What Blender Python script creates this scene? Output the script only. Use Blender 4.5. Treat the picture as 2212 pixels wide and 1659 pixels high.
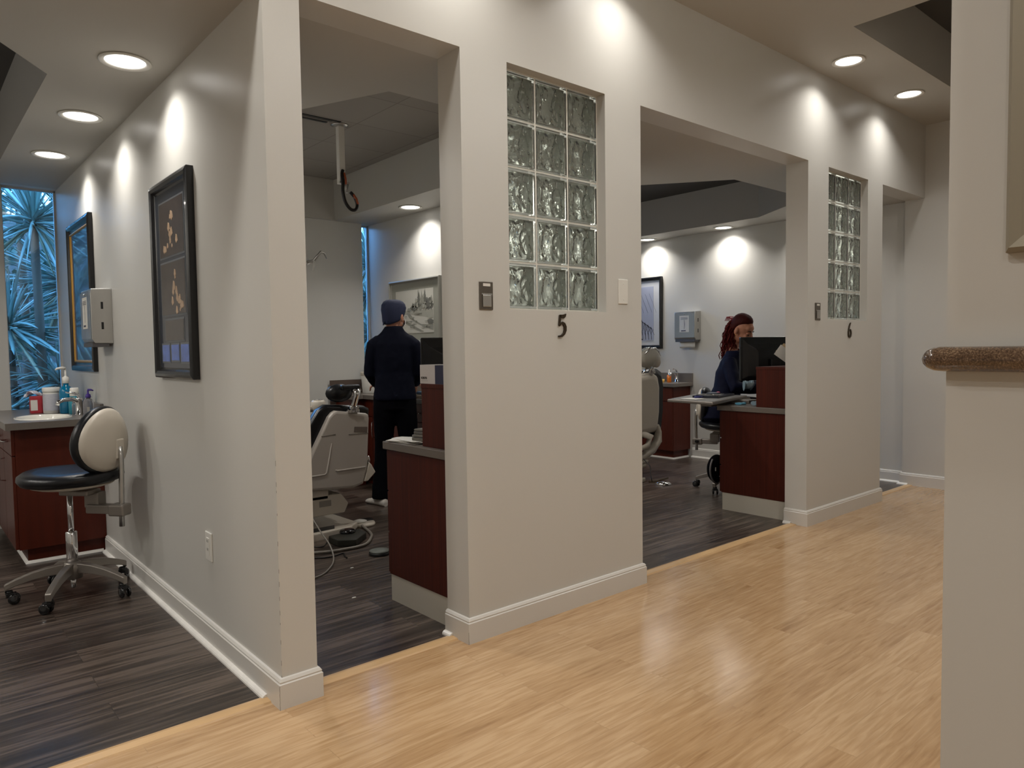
import bpy, bmesh, math, random
from mathutils import Vector, Matrix, noise
from mathutils.geometry import tessellate_polygon
for o in list(bpy.data.objects): bpy.data.objects.remove(o)
SC = bpy.context.scene
COL = SC.collection
PI = math.pi
random.seed(7)

# ---------------------------------------------------------------- camera
YAW, PIT, ROL = 0.7098, -0.0487, -0.0141
CAM = Vector((-0.9723, -2.3681, 1.2254))
fw = Vector((math.sin(YAW)*math.cos(PIT), math.cos(YAW)*math.cos(PIT), math.sin(PIT)))
rt = Vector((math.cos(YAW), -math.sin(YAW), 0)); up = rt.cross(fw)
r2 = rt*math.cos(ROL)+up*math.sin(ROL); u2 = -rt*math.sin(ROL)+up*math.cos(ROL)
cd = bpy.data.cameras.new('camera'); cam = bpy.data.objects.new('camera', cd); COL.objects.link(cam)
m3 = Matrix((r2, u2, -fw)).transposed()
cam.matrix_world = Matrix.Translation(CAM) @ m3.to_4x4()
cd.sensor_width = 36; cd.sensor_fit = 'HORIZONTAL'; cd.lens = 1557.6/2212*36; cd.clip_start = .05
SC.camera = cam

# ---------------------------------------------------------------- world: blue dusk
w = bpy.data.worlds.new('dusk'); SC.world = w; w.use_nodes = True
nt = w.node_tree; bg = nt.nodes['Background']
bg.inputs[0].default_value = (0.15, 0.41, 0.92, 1); bg.inputs[1].default_value = 13.0
SC.view_settings.view_transform = 'Standard'; SC.view_settings.look = 'None'
SC.view_settings.gamma = 1; SC.view_settings.use_curve_mapping = False
SC.view_settings.exposure = 0.0

LAMP_W = 5.0                      # power of one recessed can
LAMP_C = (1.0, 0.96, 0.905)

# ---------------------------------------------------------------- helpers
def s2l(c): return c/12.92 if c <= .04045 else ((c+.055)/1.055)**2.4
def RGB(r, g, b): return (s2l(r/255), s2l(g/255), s2l(b/255), 1)
MATS = {}
def mat(name, col, rough=.5, metal=0, coat=0, spec=.5, em=None, ems=0, trans=0, ior=1.45, bump=0, bscale=50, var=0, vscale=5, stretch=(1, 1, 1), alpha=1):
    if name in MATS: return MATS[name]
    m = bpy.data.materials.new(name); m.use_nodes = True; t = m.node_tree; b = t.nodes['Principled BSDF']
    b.inputs['Base Color'].default_value = col; b.inputs['Roughness'].default_value = rough
    b.inputs['Metallic'].default_value = metal; b.inputs['Coat Weight'].default_value = coat
    b.inputs['Coat Roughness'].default_value = .04; b.inputs['Specular IOR Level'].default_value = spec
    b.inputs['Transmission Weight'].default_value = trans; b.inputs['IOR'].default_value = ior
    if em: b.inputs['Emission Color'].default_value = em; b.inputs['Emission Strength'].default_value = ems
    if bump or var:
        tc = t.nodes.new('ShaderNodeTexCoord'); mp = t.nodes.new('ShaderNodeMapping'); t.links.new(tc.outputs['Object'], mp.inputs[0])
        mp.inputs['Scale'].default_value = stretch
    if var:
        n = t.nodes.new('ShaderNodeTexNoise'); n.inputs['Scale'].default_value = vscale; n.inputs['Detail'].default_value = 5
        t.links.new(mp.outputs[0], n.inputs[0])
        mx = t.nodes.new('ShaderNodeMix'); mx.data_type = 'RGBA'
        mx.inputs[6].default_value = tuple(c*(1-var) for c in col[:3])+(1,); mx.inputs[7].default_value = tuple(min(1, c*(1+var)) for c in col[:3])+(1,)
        t.links.new(n.outputs[0], mx.inputs[0]); t.links.new(mx.outputs[2], b.inputs['Base Color'])
    if bump:
        n = t.nodes.new('ShaderNodeTexNoise'); n.inputs['Scale'].default_value = bscale; n.inputs['Detail'].default_value = 3
        t.links.new(mp.outputs[0], n.inputs[0]); bm = t.nodes.new('ShaderNodeBump'); bm.inputs['Strength'].default_value = bump; bm.inputs['Distance'].default_value = .004
        t.links.new(n.outputs[0], bm.inputs['Height']); t.links.new(bm.outputs[0], b.inputs['Normal'])
    MATS[name] = m; return m

def planks(name, cols, w, h, rough, grain=.35, gx=1.2, gy=14, seam=.35, coat=0, msize=.002, gscale=4, lo=0, hi=1):
    m = bpy.data.materials.new(name); m.use_nodes = True; t = m.node_tree; b = t.nodes['Principled BSDF']; N = t.nodes.new; L = t.links.new
    tc = N('ShaderNodeTexCoord')
    br = N('ShaderNodeTexBrick'); L(tc.outputs['Object'], br.inputs['Vector'])
    br.offset = .37; br.offset_frequency = 2; br.squash = 1
    br.inputs['Scale'].default_value = 1; br.inputs['Brick Width'].default_value = w; br.inputs['Row Height'].default_value = h
    br.inputs['Mortar Size'].default_value = msize; br.inputs['Mortar Smooth'].default_value = .3
    br.inputs['Color1'].default_value = (0, 0, 0, 1); br.inputs['Color2'].default_value = (1, 1, 1, 1); br.inputs['Mortar'].default_value = (.5, .5, .5, 1)
    mp = N('ShaderNodeMapping'); mp.inputs['Scale'].default_value = (gx, gy, 1); L(tc.outputs['Object'], mp.inputs[0])
    add = N('ShaderNodeVectorMath'); add.operation = 'MULTIPLY_ADD'; L(br.outputs['Color'], add.inputs[0]); add.inputs[1].default_value = (7, 3, 0); L(mp.outputs[0], add.inputs[2])
    n = N('ShaderNodeTexNoise'); n.inputs['Scale'].default_value = gscale; n.inputs['Detail'].default_value = 6; n.inputs['Distortion'].default_value = .6; L(add.outputs[0], n.inputs[0])
    ma = N('ShaderNodeMath'); ma.operation = 'MULTIPLY_ADD'; L(br.outputs['Color'], ma.inputs[0]); ma.inputs[1].default_value = 1-grain
    m2 = N('ShaderNodeMath'); m2.operation = 'MULTIPLY_ADD'; L(n.outputs[0], m2.inputs[0]); m2.inputs[1].default_value = 2.2*grain*1.5; m2.inputs[2].default_value = -.6*grain*1.5-.0
    L(m2.outputs[0], ma.inputs[2])
    cr = N('ShaderNodeValToRGB'); L(ma.outputs[0], cr.inputs[0])
    e = cr.color_ramp.elements
    while len(e) < len(cols): e.new(.5)
    for i, c in enumerate(cols): e[i].position = lo+(hi-lo)*i/(len(cols)-1); e[i].color = c
    mx = N('ShaderNodeMix'); mx.data_type = 'RGBA'; mx.blend_type = 'MULTIPLY'
    mf = N('ShaderNodeMath'); mf.operation = 'MULTIPLY'; L(br.outputs['Fac'], mf.inputs[0]); mf.inputs[1].default_value = 1
    L(mf.outputs[0], mx.inputs[0]); L(cr.outputs[0], mx.inputs[6]); mx.inputs[7].default_value = (seam, seam, seam, 1)
    L(mx.outputs[2], b.inputs['Base Color']); b.inputs['Roughness'].default_value = rough; b.inputs['Coat Weight'].default_value = coat; b.inputs['Coat Roughness'].default_value = .12
    bp = N('ShaderNodeBump'); bp.inputs['Strength'].default_value = .15; bp.inputs['Distance'].default_value = .002; L(n.outputs[0], bp.inputs['Height']); L(bp.outputs[0], b.inputs['Normal'])
    MATS[name] = m; return m

def glass_pane_mat():
    m = bpy.data.materials.new('window glass'); m.use_nodes = True; t = m.node_tree; N = t.nodes.new; L = t.links.new
    for n in list(t.nodes):
        if n.type == 'BSDF_PRINCIPLED': t.nodes.remove(n)
    out = [n for n in t.nodes if n.type == 'OUTPUT_MATERIAL'][0]
    tr = N('ShaderNodeBsdfTransparent'); tr.inputs[0].default_value = (.9, .96, .97, 1)
    gl = N('ShaderNodeBsdfGlossy'); gl.inputs['Roughness'].default_value = .0
    fr = N('ShaderNodeFresnel'); fr.inputs[0].default_value = 1.5
    mx = N('ShaderNodeMixShader'); L(fr.outputs[0], mx.inputs[0]); L(tr.outputs[0], mx.inputs[1]); L(gl.outputs[0], mx.inputs[2]); L(mx.outputs[0], out.inputs[0])
    return m

# paints and finishes
WALL = mat('wall paint', RGB(205, 203, 197), .36, spec=.5, bump=.03, bscale=120)
CEIL = mat('ceiling paint', RGB(190, 187, 180), .6, bump=.02, bscale=90)
TRIMM = mat('trim paint', RGB(214, 211, 205), .28)
WHITE = mat('white plastic', RGB(225, 223, 216), .35)
QR = mat('quarter round paint', RGB(235, 232, 226), .3, var=.12, vscale=30)
COUNTER = mat('grey laminate', RGB(112, 105, 98), .3, var=.12, vscale=160)
CHERRY = mat('cherry veneer', RGB(78, 27, 13), .4, spec=.35, coat=.05, var=.3, vscale=3.5, stretch=(9, 9, .5))
CHERRYD = mat('brown striped laminate', RGB(72, 26, 14), .45, spec=.3, var=.6, vscale=6, stretch=(16, 16, .2))
CHROME = mat('chrome', (.75, .75, .76, 1), .08, 1)
STEEL = mat('brushed steel', (.55, .54, .52, 1), .28, 1)
ALU = mat('satin aluminium', RGB(150, 143, 136), .4, .7)
BLACK = mat('black plastic', RGB(18, 18, 20), .35)
BLACKG = mat('black gloss', RGB(10, 10, 13), .15, coat=.5)
VINYL = mat('black vinyl', RGB(20, 21, 25), .3, bump=.1, bscale=200)
CREAM = mat('cream plastic', RGB(205, 196, 182), .35)
GREYP = mat('grey shell plastic', RGB(180, 172, 163), .4)
TAUPE = mat('taupe shell plastic', RGB(168, 160, 146), .4)
PAPER = mat('paper', RGB(225, 222, 214), .7)
NAVY = mat('navy cloth', RGB(5, 8, 24), .8, spec=.15, bump=.25, bscale=60)
BLACKC = mat('black cloth', RGB(4, 4, 9), .85, spec=.1, bump=.25, bscale=60)
GLASS = mat('clear glass', (.93, .97, .95, 1), .0, trans=1, ior=1.45)
PANE = glass_pane_mat()
LENS = mat('lamp lens', (1, 1, 1, 1), .5, em=(1, .97, .92, 1), ems=4.5)
WOOD = planks('maple planks', [RGB(160, 124, 86), RGB(178, 142, 101), RGB(190, 155, 114), RGB(202, 169, 129)], 1.15, .085, .22, grain=.55, gx=1.4, gy=16, seam=.88, coat=.55, msize=.0012)
GREYW = planks('grey oak planks', [RGB(32, 26, 23), RGB(50, 42, 37), RGB(70, 60, 53), RGB(98, 86, 77)], 1.2, .15, .32, grain=.62, gx=.5, gy=10, seam=.6, coat=.05, msize=.0015, gscale=5, lo=.15, hi=.92)

WM = {}
class MB:
    """collects shapes in world coordinates (optionally under T) and links them as one mesh"""
    def __init__(s, T=None): s.v = []; s.f = []; s.sm = []; s.T = T
    def add(s, vs, fs, smooth=False):
        n = len(s.v)
        s.v += [(s.T @ Vector(v)) if s.T else Vector(v) for v in vs]
        s.f += [tuple(i+n for i in f) for f in fs]; s.sm += [smooth]*len(fs); return s
    def box(s, x0, x1, y0, y1, z0, z1, R=None):
        vs = [(x, y, z) for x in (x0, x1) for y in (y0, y1) for z in (z0, z1)]
        if R: vs = [R @ Vector(v) for v in vs]
        return s.add(vs, [(0, 1, 3, 2), (4, 6, 7, 5), (0, 4, 5, 1), (2, 3, 7, 6), (0, 2, 6, 4), (1, 5, 7, 3)])
    def prism(s, poly, f0, f1, smooth=False):
        """poly: 2d points; f0/f1 map (a,b) to a 3d point on the two faces"""
        n = len(poly); vs = [f0(*p) for p in poly]+[f1(*p) for p in poly]
        tri = tessellate_polygon([[Vector((p[0], p[1], 0)) for p in poly]])
        fs = [tuple(reversed(t)) for t in tri]+[tuple(i+n for i in t) for t in tri]
        s.add(vs, fs); k = len(s.v)-2*n
        s.f += [(k+i, k+(i+1) % n, k+n+(i+1) % n, k+n+i) for i in range(n)]; s.sm += [smooth]*n
        return s
    def xz(s, poly, y0, y1): return s.prism(poly, lambda a, b: (a, y0, b), lambda a, b: (a, y1, b))
    def yz(s, poly, x0, x1): return s.prism(poly, lambda a, b: (x0, a, b), lambda a, b: (x1, a, b))
    def xy(s, poly, z0, z1): return s.prism(poly, lambda a, b: (a, b, z0), lambda a, b: (a, b, z1))
    def rings(s, rings, cap=True, smooth=True, close=True):
        n = len(rings[0]); vs = [p for r in rings for p in r]; fs = []
        for i in range(len(rings)-1):
            for j in range(n if close else n-1):
                a = i*n+j; b = i*n+(j+1) % n; fs.append((a, b, b+n, a+n))
        s.add(vs, fs, smooth); k = len(s.v)-len(vs)
        if cap:
            s.f += [tuple(k+i for i in reversed(range(n))), tuple(k+(len(rings)-1)*n+i for i in range(n))]; s.sm += [False, False]
        return s
    def tube(s, pts, rad, n=10, cap=True, sx=1.0, up=None):
        pts = [Vector(p) for p in pts]; R = []
        rad = rad if isinstance(rad, (list, tuple)) else [rad]*len(pts)
        prev = None
        for i, p in enumerate(pts):
            d = (pts[min(i+1, len(pts)-1)]-pts[max(i-1, 0)]).normalized()
            if prev is None:
                a = Vector(up) if up else (Vector((0, 0, 1)) if abs(d.z) < .9 else Vector((1, 0, 0)))
            else: a = prev
            x = (a-d*a.dot(d)).normalized(); y = d.cross(x); prev = x
            R.append([p+(x*math.cos(2*PI*k/n)*sx+y*math.sin(2*PI*k/n))*rad[i] for k in range(n)])
        return s.rings(R, cap)
    def lathe(s, prof, c=(0, 0, 0), n=24, M=None, smooth=True):
        c = Vector(c); R = []
        for r, z in prof:
            ring = [Vector((r*math.cos(2*PI*k/n), r*math.sin(2*PI*k/n), z)) for k in range(n)]
            if M: ring = [M @ p for p in ring]
            R.append([p+c for p in ring])
        return s.rings(R, True, smooth)
    def ell(s, c, r, R=None, n=16, m=10):
        c = Vector(c); vs = []; fs = []
        for i in range(m+1):
            t = PI*i/m
            for k in range(n):
                p = Vector((r[0]*math.sin(t)*math.cos(2*PI*k/n), r[1]*math.sin(t)*math.sin(2*PI*k/n), r[2]*math.cos(t)))
                vs.append(c+(R @ p if R else p))
        for i in range(m):
            for k in range(n): fs.append((i*n+k, (i+1)*n+k, (i+1)*n+(k+1) % n, i*n+(k+1) % n))
        return s.add(vs, fs, True)
    def profile(s, path, prof, closed=False):
        """sweep a profile [(out,z)] along an xy path; out = to the left of travel"""
        P = [Vector((p[0], p[1], 0)) for p in path]; R = []
        for i, p in enumerate(P):
            d1 = (P[i]-P[i-1]).normalized() if i > 0 else None; d2 = (P[i+1]-P[i]).normalized() if i < len(P)-1 else None
            if d1 is None: d1 = d2
            if d2 is None: d2 = d1
            n1 = Vector((-d1.y, d1.x, 0)); n2 = Vector((-d2.y, d2.x, 0)); nn = (n1+n2); nn = nn/(nn.dot(n1))
            R.append([p+nn*o+Vector((0, 0, z)) for o, z in prof])
        return s.rings(R, True, False)
    def build(s, name, m, parent=None, bevel=0, seg=2, sub=0, remesh=0, smooth_it=0, kind=None, disp=None):
        me = bpy.data.meshes.new(name)
        vs = s.v
        if parent is not None: inv = WM[parent.name].inverted(); vs = [inv @ v for v in vs]
        me.from_pydata([tuple(v) for v in vs], [], s.f)
        for i, p in enumerate(me.polygons): p.use_smooth = s.sm[i]
        bm = bmesh.new(); bm.from_mesh(me); bmesh.ops.recalc_face_normals(bm, faces=bm.faces); bm.to_mesh(me); bm.free()
        o = bpy.data.objects.new(name, me); COL.objects.link(o); me.materials.append(m)
        if parent is not None: o.parent = parent; WM[o.name] = WM[parent.name]
        else: WM[o.name] = Matrix.Identity(4)
        if bevel:
            b = o.modifiers.new('bevel', 'BEVEL'); b.width = bevel; b.segments = seg; b.limit_method = 'ANGLE'; b.angle_limit = math.radians(40)
        if sub: b = o.modifiers.new('sub', 'SUBSURF'); b.levels = sub; b.render_levels = sub
        if remesh:
            b = o.modifiers.new('remesh', 'REMESH'); b.mode = 'VOXEL'; b.voxel_size = remesh; b.use_smooth_shade = True
            b = o.modifiers.new('smooth', 'SMOOTH'); b.factor = .5; b.iterations = smooth_it or 6
        if disp:
            tx = bpy.data.textures.new(name+'_t', 'CLOUDS'); tx.noise_scale = disp[1]
            b = o.modifiers.new('folds', 'DISPLACE'); b.texture = tx; b.strength = disp[0]; b.mid_level = .5; b.texture_coords = 'LOCAL'
        if kind: o['kind'] = kind
        return o
def thing(name, label, cat, loc=(0, 0, 0), rz=0, group=None):
    o = bpy.data.objects.new(name, None); COL.objects.link(o); o.empty_display_size = .05
    o.location = loc; o.rotation_euler = (0, 0, rz); o['label'] = label; o['category'] = cat
    if group: o['group'] = group
    WM[o.name] = Matrix.Translation(Vector(loc)) @ Matrix.Rotation(rz, 4, 'Z'); return o
def tag(o, label, cat, group=None, kind=None):
    o['label'] = label; o['category'] = cat
    if group: o['group'] = group
    if kind: o['kind'] = kind
    return o
def copy_tree(o, parent=None):
    c = o.copy(); COL.objects.link(c)
    if parent: c.parent = parent
    for ch in [x for x in bpy.data.objects if x.parent == o]: copy_tree(ch, c)
    return c
def dup(o, loc, rz, label):
    c = copy_tree(o); c.location = loc; c.rotation_euler = (0, 0, rz); c['label'] = label; return c
def struct(mb, name, m, **k): return mb.build(name, m, kind='structure', **k)
def strokes(mb, segs, f, t, dy):
    """flat lettering: polylines with widths, extruded along dy. f maps (a,b)->3d"""
    for pts in segs:
        L = []; R = []
        for i, (a, b, wd) in enumerate(pts):
            p0 = pts[max(i-1, 0)]; p1 = pts[min(i+1, len(pts)-1)]; d = Vector((p1[0]-p0[0], p1[1]-p0[1])).normalized(); n = Vector((-d.y, d.x))*wd/2
            L.append((a+n.x, b+n.y)); R.append((a-n.x, b-n.y))
        for i in range(len(pts)-1):
            q = [L[i], L[i+1], R[i+1], R[i]]
            v0 = [Vector(f(*p)) for p in q]; v1 = [v+Vector(dy)*t for v in v0]
            mb.add(v0+v1, [(0, 1, 2, 3), (7, 6, 5, 4), (0, 4, 5, 1), (1, 5, 6, 2), (2, 6, 7, 3), (3, 7, 4, 0)])
    return mb
FONT5 = None
def text_mesh(name, s, size, M, m, parent, depth=.0006):
    """a text body turned into a mesh under matrix M (world)"""
    cu = bpy.data.curves.new(name, 'FONT'); cu.body = s; cu.size = size; cu.extrude = depth; cu.align_x = 'CENTER'; cu.align_y = 'CENTER'
    ob = bpy.data.objects.new('tmp', cu); dg = bpy.context.evaluated_depsgraph_get(); me = bpy.data.meshes.new_from_object(ob)
    me.name = name; bpy.data.objects.remove(ob)
    me.transform(WM[parent.name].inverted() @ M); me.materials.clear(); me.materials.append(m)
    o = bpy.data.objects.new(name, me); COL.objects.link(o); o.parent = parent; WM[o.name] = WM[parent.name]; return o
# ================================================================ SETTING
H = 2.44; HC = 3.04; HT = 2.81; YB = 3.85; TW = .155
X1, X2, X3, X4, X5, X6 = .13, .81, 1.94, 3.665, 4.826, 5.658
XR = 5.715; XL = -2.7
GZ0 = 1.397; GA = (1.057, 1.674); GB = (3.951, 4.568)
def slab_with_hole(outer, hole, z, name, m):
    """horizontal ceiling sheet (4 cm thick) with a tray opening"""
    polys = [[Vector((p[0], p[1], 0)) for p in outer], [Vector((p[0], p[1], 0)) for p in reversed(hole)]]
    tri = tessellate_polygon(polys); pts = [p for q in polys for p in q]; n = len(pts)
    mb = MB(); mb.add([(p.x, p.y, z) for p in pts]+[(p.x, p.y, z+.04) for p in pts], [tuple(t) for t in tri]+[tuple(i+n for i in reversed(t)) for t in tri])
    return struct(mb, name, m)
def tray(hole, z0, z1, name, top, m):
    mb = MB(); n = len(hole)
    out = []
    c = Vector((sum(p[0] for p in hole)/n, sum(p[1] for p in hole)/n))
    for i in range(n):
        a, b = hole[i], hole[(i+1) % n]; d = (Vector(b)-Vector(a)).normalized(); nn = Vector((d.y, -d.x))
        if (Vector(a)-c).dot(nn) < 0: nn = -nn
        nn *= .03
        q = [a, b, (b[0]+nn.x, b[1]+nn.y), (a[0]+nn.x, a[1]+nn.y)]
        mb.xy(q, z0-.0395, z1)
    struct(mb, name, m)
    mb = MB(); xs = [p[0] for p in hole]; ys = [p[1] for p in hole]
    mb.box(min(xs)-.03, max(xs)+.03, min(ys)-.03, max(ys)+.03, z1, z1+.03); return struct(mb, 'ceiling', top)

struct(MB().box(-4, X6+.25, -5, .095, -.06, 0), 'floor', WOOD)
struct(MB().box(-4, XR+.15, .095, YB+.15, -.06, 0), 'floor', GREYW)
THR = mat('maple threshold', RGB(206, 170, 124), .3, coat=.2, var=.15, vscale=6, stretch=(1, 8, 8))
struct(MB().prism([(.062, 0), (.066, .005), (.1, .0075), (.118, .004), (.121, 0)], lambda a, b: (-3.9, a, b), lambda a, b: (X6-.001, a, b)), 'trim_1', THR)

# facade: header, glass-block piers
fb = MB()
fb.box(-4, X6, 0, TW, H, HC+.4)
fb.box(-2.0, -.83, 0, TW, 0, H); fb.box(-4, XL, 0, TW, 0, H)
for a, b, g in ((X2, X3, GA), (X4, X5, GB)):
    fb.box(a, g[0], 0, TW, 0, H); fb.box(g[1], b, 0, TW, 0, H); fb.box(g[0], g[1], 0, TW, 0, GZ0)
struct(fb, 'wall_front', WALL)
struct(MB().box(0, X1, 0, YB, 0, H), 'wall_left', WALL)
struct(MB().box(2.61, 2.74, .82, YB, 0, H), 'wall_middle', WALL)
struct(MB().box(X6, XR+.25, -5, TW, 0, HC+.4), 'wall_corridor_right', WALL)
struct(MB().box(XR, XR+.25, TW, YB+.15, 0, HT), 'wall_right', WALL)
struct(MB().box(XL-.15, XL, TW, YB+.15, 0, HT), 'wall_far_left', WALL)
struct(MB().box(-4.15, -4, -5, TW, 0, HC+.4), 'wall_corridor_end', WALL)
struct(MB().box(-4, X6, -5.15, -5, 0, HC+.4), 'wall_corridor_back', WALL)
# back wall with window openings
wins = [(-.34, 0.0, .72), (.9, 1.3, .72), (2.495, 2.61, .72), (4.5, 5.3, .95)]
bw = MB(); x = XL
for a, b, z in wins:
    if a > x: bw.box(x, a, YB, YB+.13, 0, HT)
    bw.box(a, b, YB, YB+.13, 0, z); bw.box(a, b, YB, YB+.13, H, HT); x = b
bw.box(x, XR, YB, YB+.13, 0, HT)
bw.box(X1, 2.6, YB-.025, YB, 2.655, HT)        # shallow ledge above the wall line in the middle bay
struct(bw, 'wall_back', WALL)
FRM = mat('window frame', RGB(190, 190, 188), .4)
for i, (a, b, z) in enumerate(wins):
    f = MB(); t = .012 if b-a < .4 else .03
    y0, y1 = YB+.085, YB+.12
    f.box(a, a+t, y0, y1, z, H); f.box(b-t, b, y0, y1, z, H); f.box(a, b, y0, y1, z, z+t); f.box(a, b, y0, y1, H-.012, H)
    fo = struct(f, 'window_%d' % (i+1), FRM)
    p = MB().box(a+t, b-t, YB+.1, YB+.106, z+t, H-.012).build('window_pane', PANE, fo)
# room ceilings (soffit ring at 2.44 with raised tray)
trL = [(-.94, .61), (-.41, 1.34), (-.41, 3.5), (-2.3, 3.5), (-2.3, 1.34), (-1.8, .61)]
trM = [(.85, .61), (1.85, .61), (2.2, 1.1), (2.2, YB-.03), (.6, YB-.03), (.6, 1.19)]
trR = [(3.76, .61), (4.83, .61), (5.33, 1.34), (5.33, 3.5), (3.35, 3.5), (3.35, 1.15)]
def R4(a, b): return [(a, TW), (b, TW), (b, YB+.0), (a, YB+.0)]
slab_with_hole(R4(XL, 0), trL, H, 'ceiling', CEIL); slab_with_hole(R4(X1, 2.61), trM, H, 'ceiling', CEIL)
slab_with_hole(R4(2.61, XR), trR, H, 'ceiling', CEIL)
def tile_mat():
    m = bpy.data.materials.new('ceiling tile'); m.use_nodes = True; t = m.node_tree; b = t.nodes['Principled BSDF']; N = t.nodes.new; L = t.links.new
    tc = N('ShaderNodeTexCoord'); br = N('ShaderNodeTexBrick'); mp = N('ShaderNodeMapping'); mp.inputs['Location'].default_value = (.12, -.08, 0); L(tc.outputs['Object'], mp.inputs[0]); L(mp.outputs[0], br.inputs['Vector'])
    br.offset = 0; br.inputs['Scale'].default_value = 1; br.inputs['Brick Width'].default_value = .56; br.inputs['Row Height'].default_value = .53; br.inputs['Mortar Size'].default_value = .006; br.inputs['Mortar Smooth'].default_value = 1
    br.inputs['Color1'].default_value = RGB(165, 160, 152); br.inputs['Color2'].default_value = RGB(158, 153, 146); br.inputs['Mortar'].default_value = RGB(128, 124, 117)
    L(br.outputs['Color'], b.inputs['Base Color']); b.inputs['Roughness'].default_value = .9; return m
TILE = tile_mat()
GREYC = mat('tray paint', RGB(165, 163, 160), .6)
DARKC = mat('dark tray paint', RGB(74, 72, 70), .7)  # tray tops get no light; that shade is put into the colour
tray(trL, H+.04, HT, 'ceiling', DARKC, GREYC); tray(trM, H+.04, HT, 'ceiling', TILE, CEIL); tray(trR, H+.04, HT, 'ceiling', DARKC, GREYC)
trC = [(3.28, -.46), (5.45, -.46), (5.45, -1.45), (3.28, -1.45)]
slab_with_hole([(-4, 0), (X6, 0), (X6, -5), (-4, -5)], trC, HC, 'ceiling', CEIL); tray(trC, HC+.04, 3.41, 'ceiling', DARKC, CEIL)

# near wall on the right with the stone ledge
NX, NY = .25, -1.965
struct(MB().box(NX, 3.4, -5, NY, 0, HC), 'wall_near_right', WALL)

# baseboards
bp = [(0, 0), (.015, 0), (.015, .086), (.011, .09), (.0125, .095), (.007, .104), (0, .106)]
qp = [(.0, 0), (.017, 0), (.0165, .006), (.013, .012), (.0065, .0165), (0, .0175)]
qp2 = [(o+.015, z) for o, z in qp]
def base(path, name, quarter=None):
    struct(MB().profile(path, bp), name, TRIMM)
    if quarter: struct(MB().profile(quarter, qp2), 'trim_2', QR)
base([(0, 2.64), (0, 0), (X1, 0), (X1, 3.8)][::-1], 'baseboard_left')
struct(MB().profile([(0, .1), (0, 2.64)], qp2), 'trim_2', QR)
struct(MB().profile([(X1, 3.84), (X1, .12)], qp2), 'trim_2', QR)
base([(X2, TW), (X2, 0), (X3, 0), (X3, TW)][::-1], 'baseboard_pier')
base([(X4, TW), (X4, 0), (X5, 0), (X5, TW)][::-1], 'baseboard_pier')
struct(MB().profile([(X2, .1), (X2, TW)], qp2), 'trim_2', QR)
struct(MB().profile([(X4, .1), (X4, TW)], qp2), 'trim_2', QR)
base([(X6, -1.9), (X6, TW), (XR, TW), (XR, 2.36)], 'baseboard_right')
struct(MB().profile([(X6, .1), (X6, TW), (XR, TW), (XR, 2.36)], qp2), 'trim_2', QR)
base([(2.2, YB), (X1+.016, YB)], 'baseboard_back'); base([(-.52, YB), (XL, YB)], 'baseboard_back')
base([(2.61, .82), (2.61, 2.34)], 'baseboard_middle')
CRK = mat('crack', RGB(60, 50, 42), .9)
for (cx_, cy_, z0, z1) in ((-.0152, -.0152, .0, .085), (X2-.0152, -.0152, .0, .055), (.0, -.0004, .106, .9)):
    mb = MB(); z = z0
    while z < z1-.004:
        z2 = min(z1, z+random.uniform(.006, .02)); j = random.uniform(-.0006, .0006)
        mb.box(cx_-.0003+j, cx_+.0004+j, cy_-.0003, cy_+.0005, z, z2); z = z2+(random.uniform(0.01, .09) if z0 > .1 else 0)
    struct(mb, 'trim_3', CRK)

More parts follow.
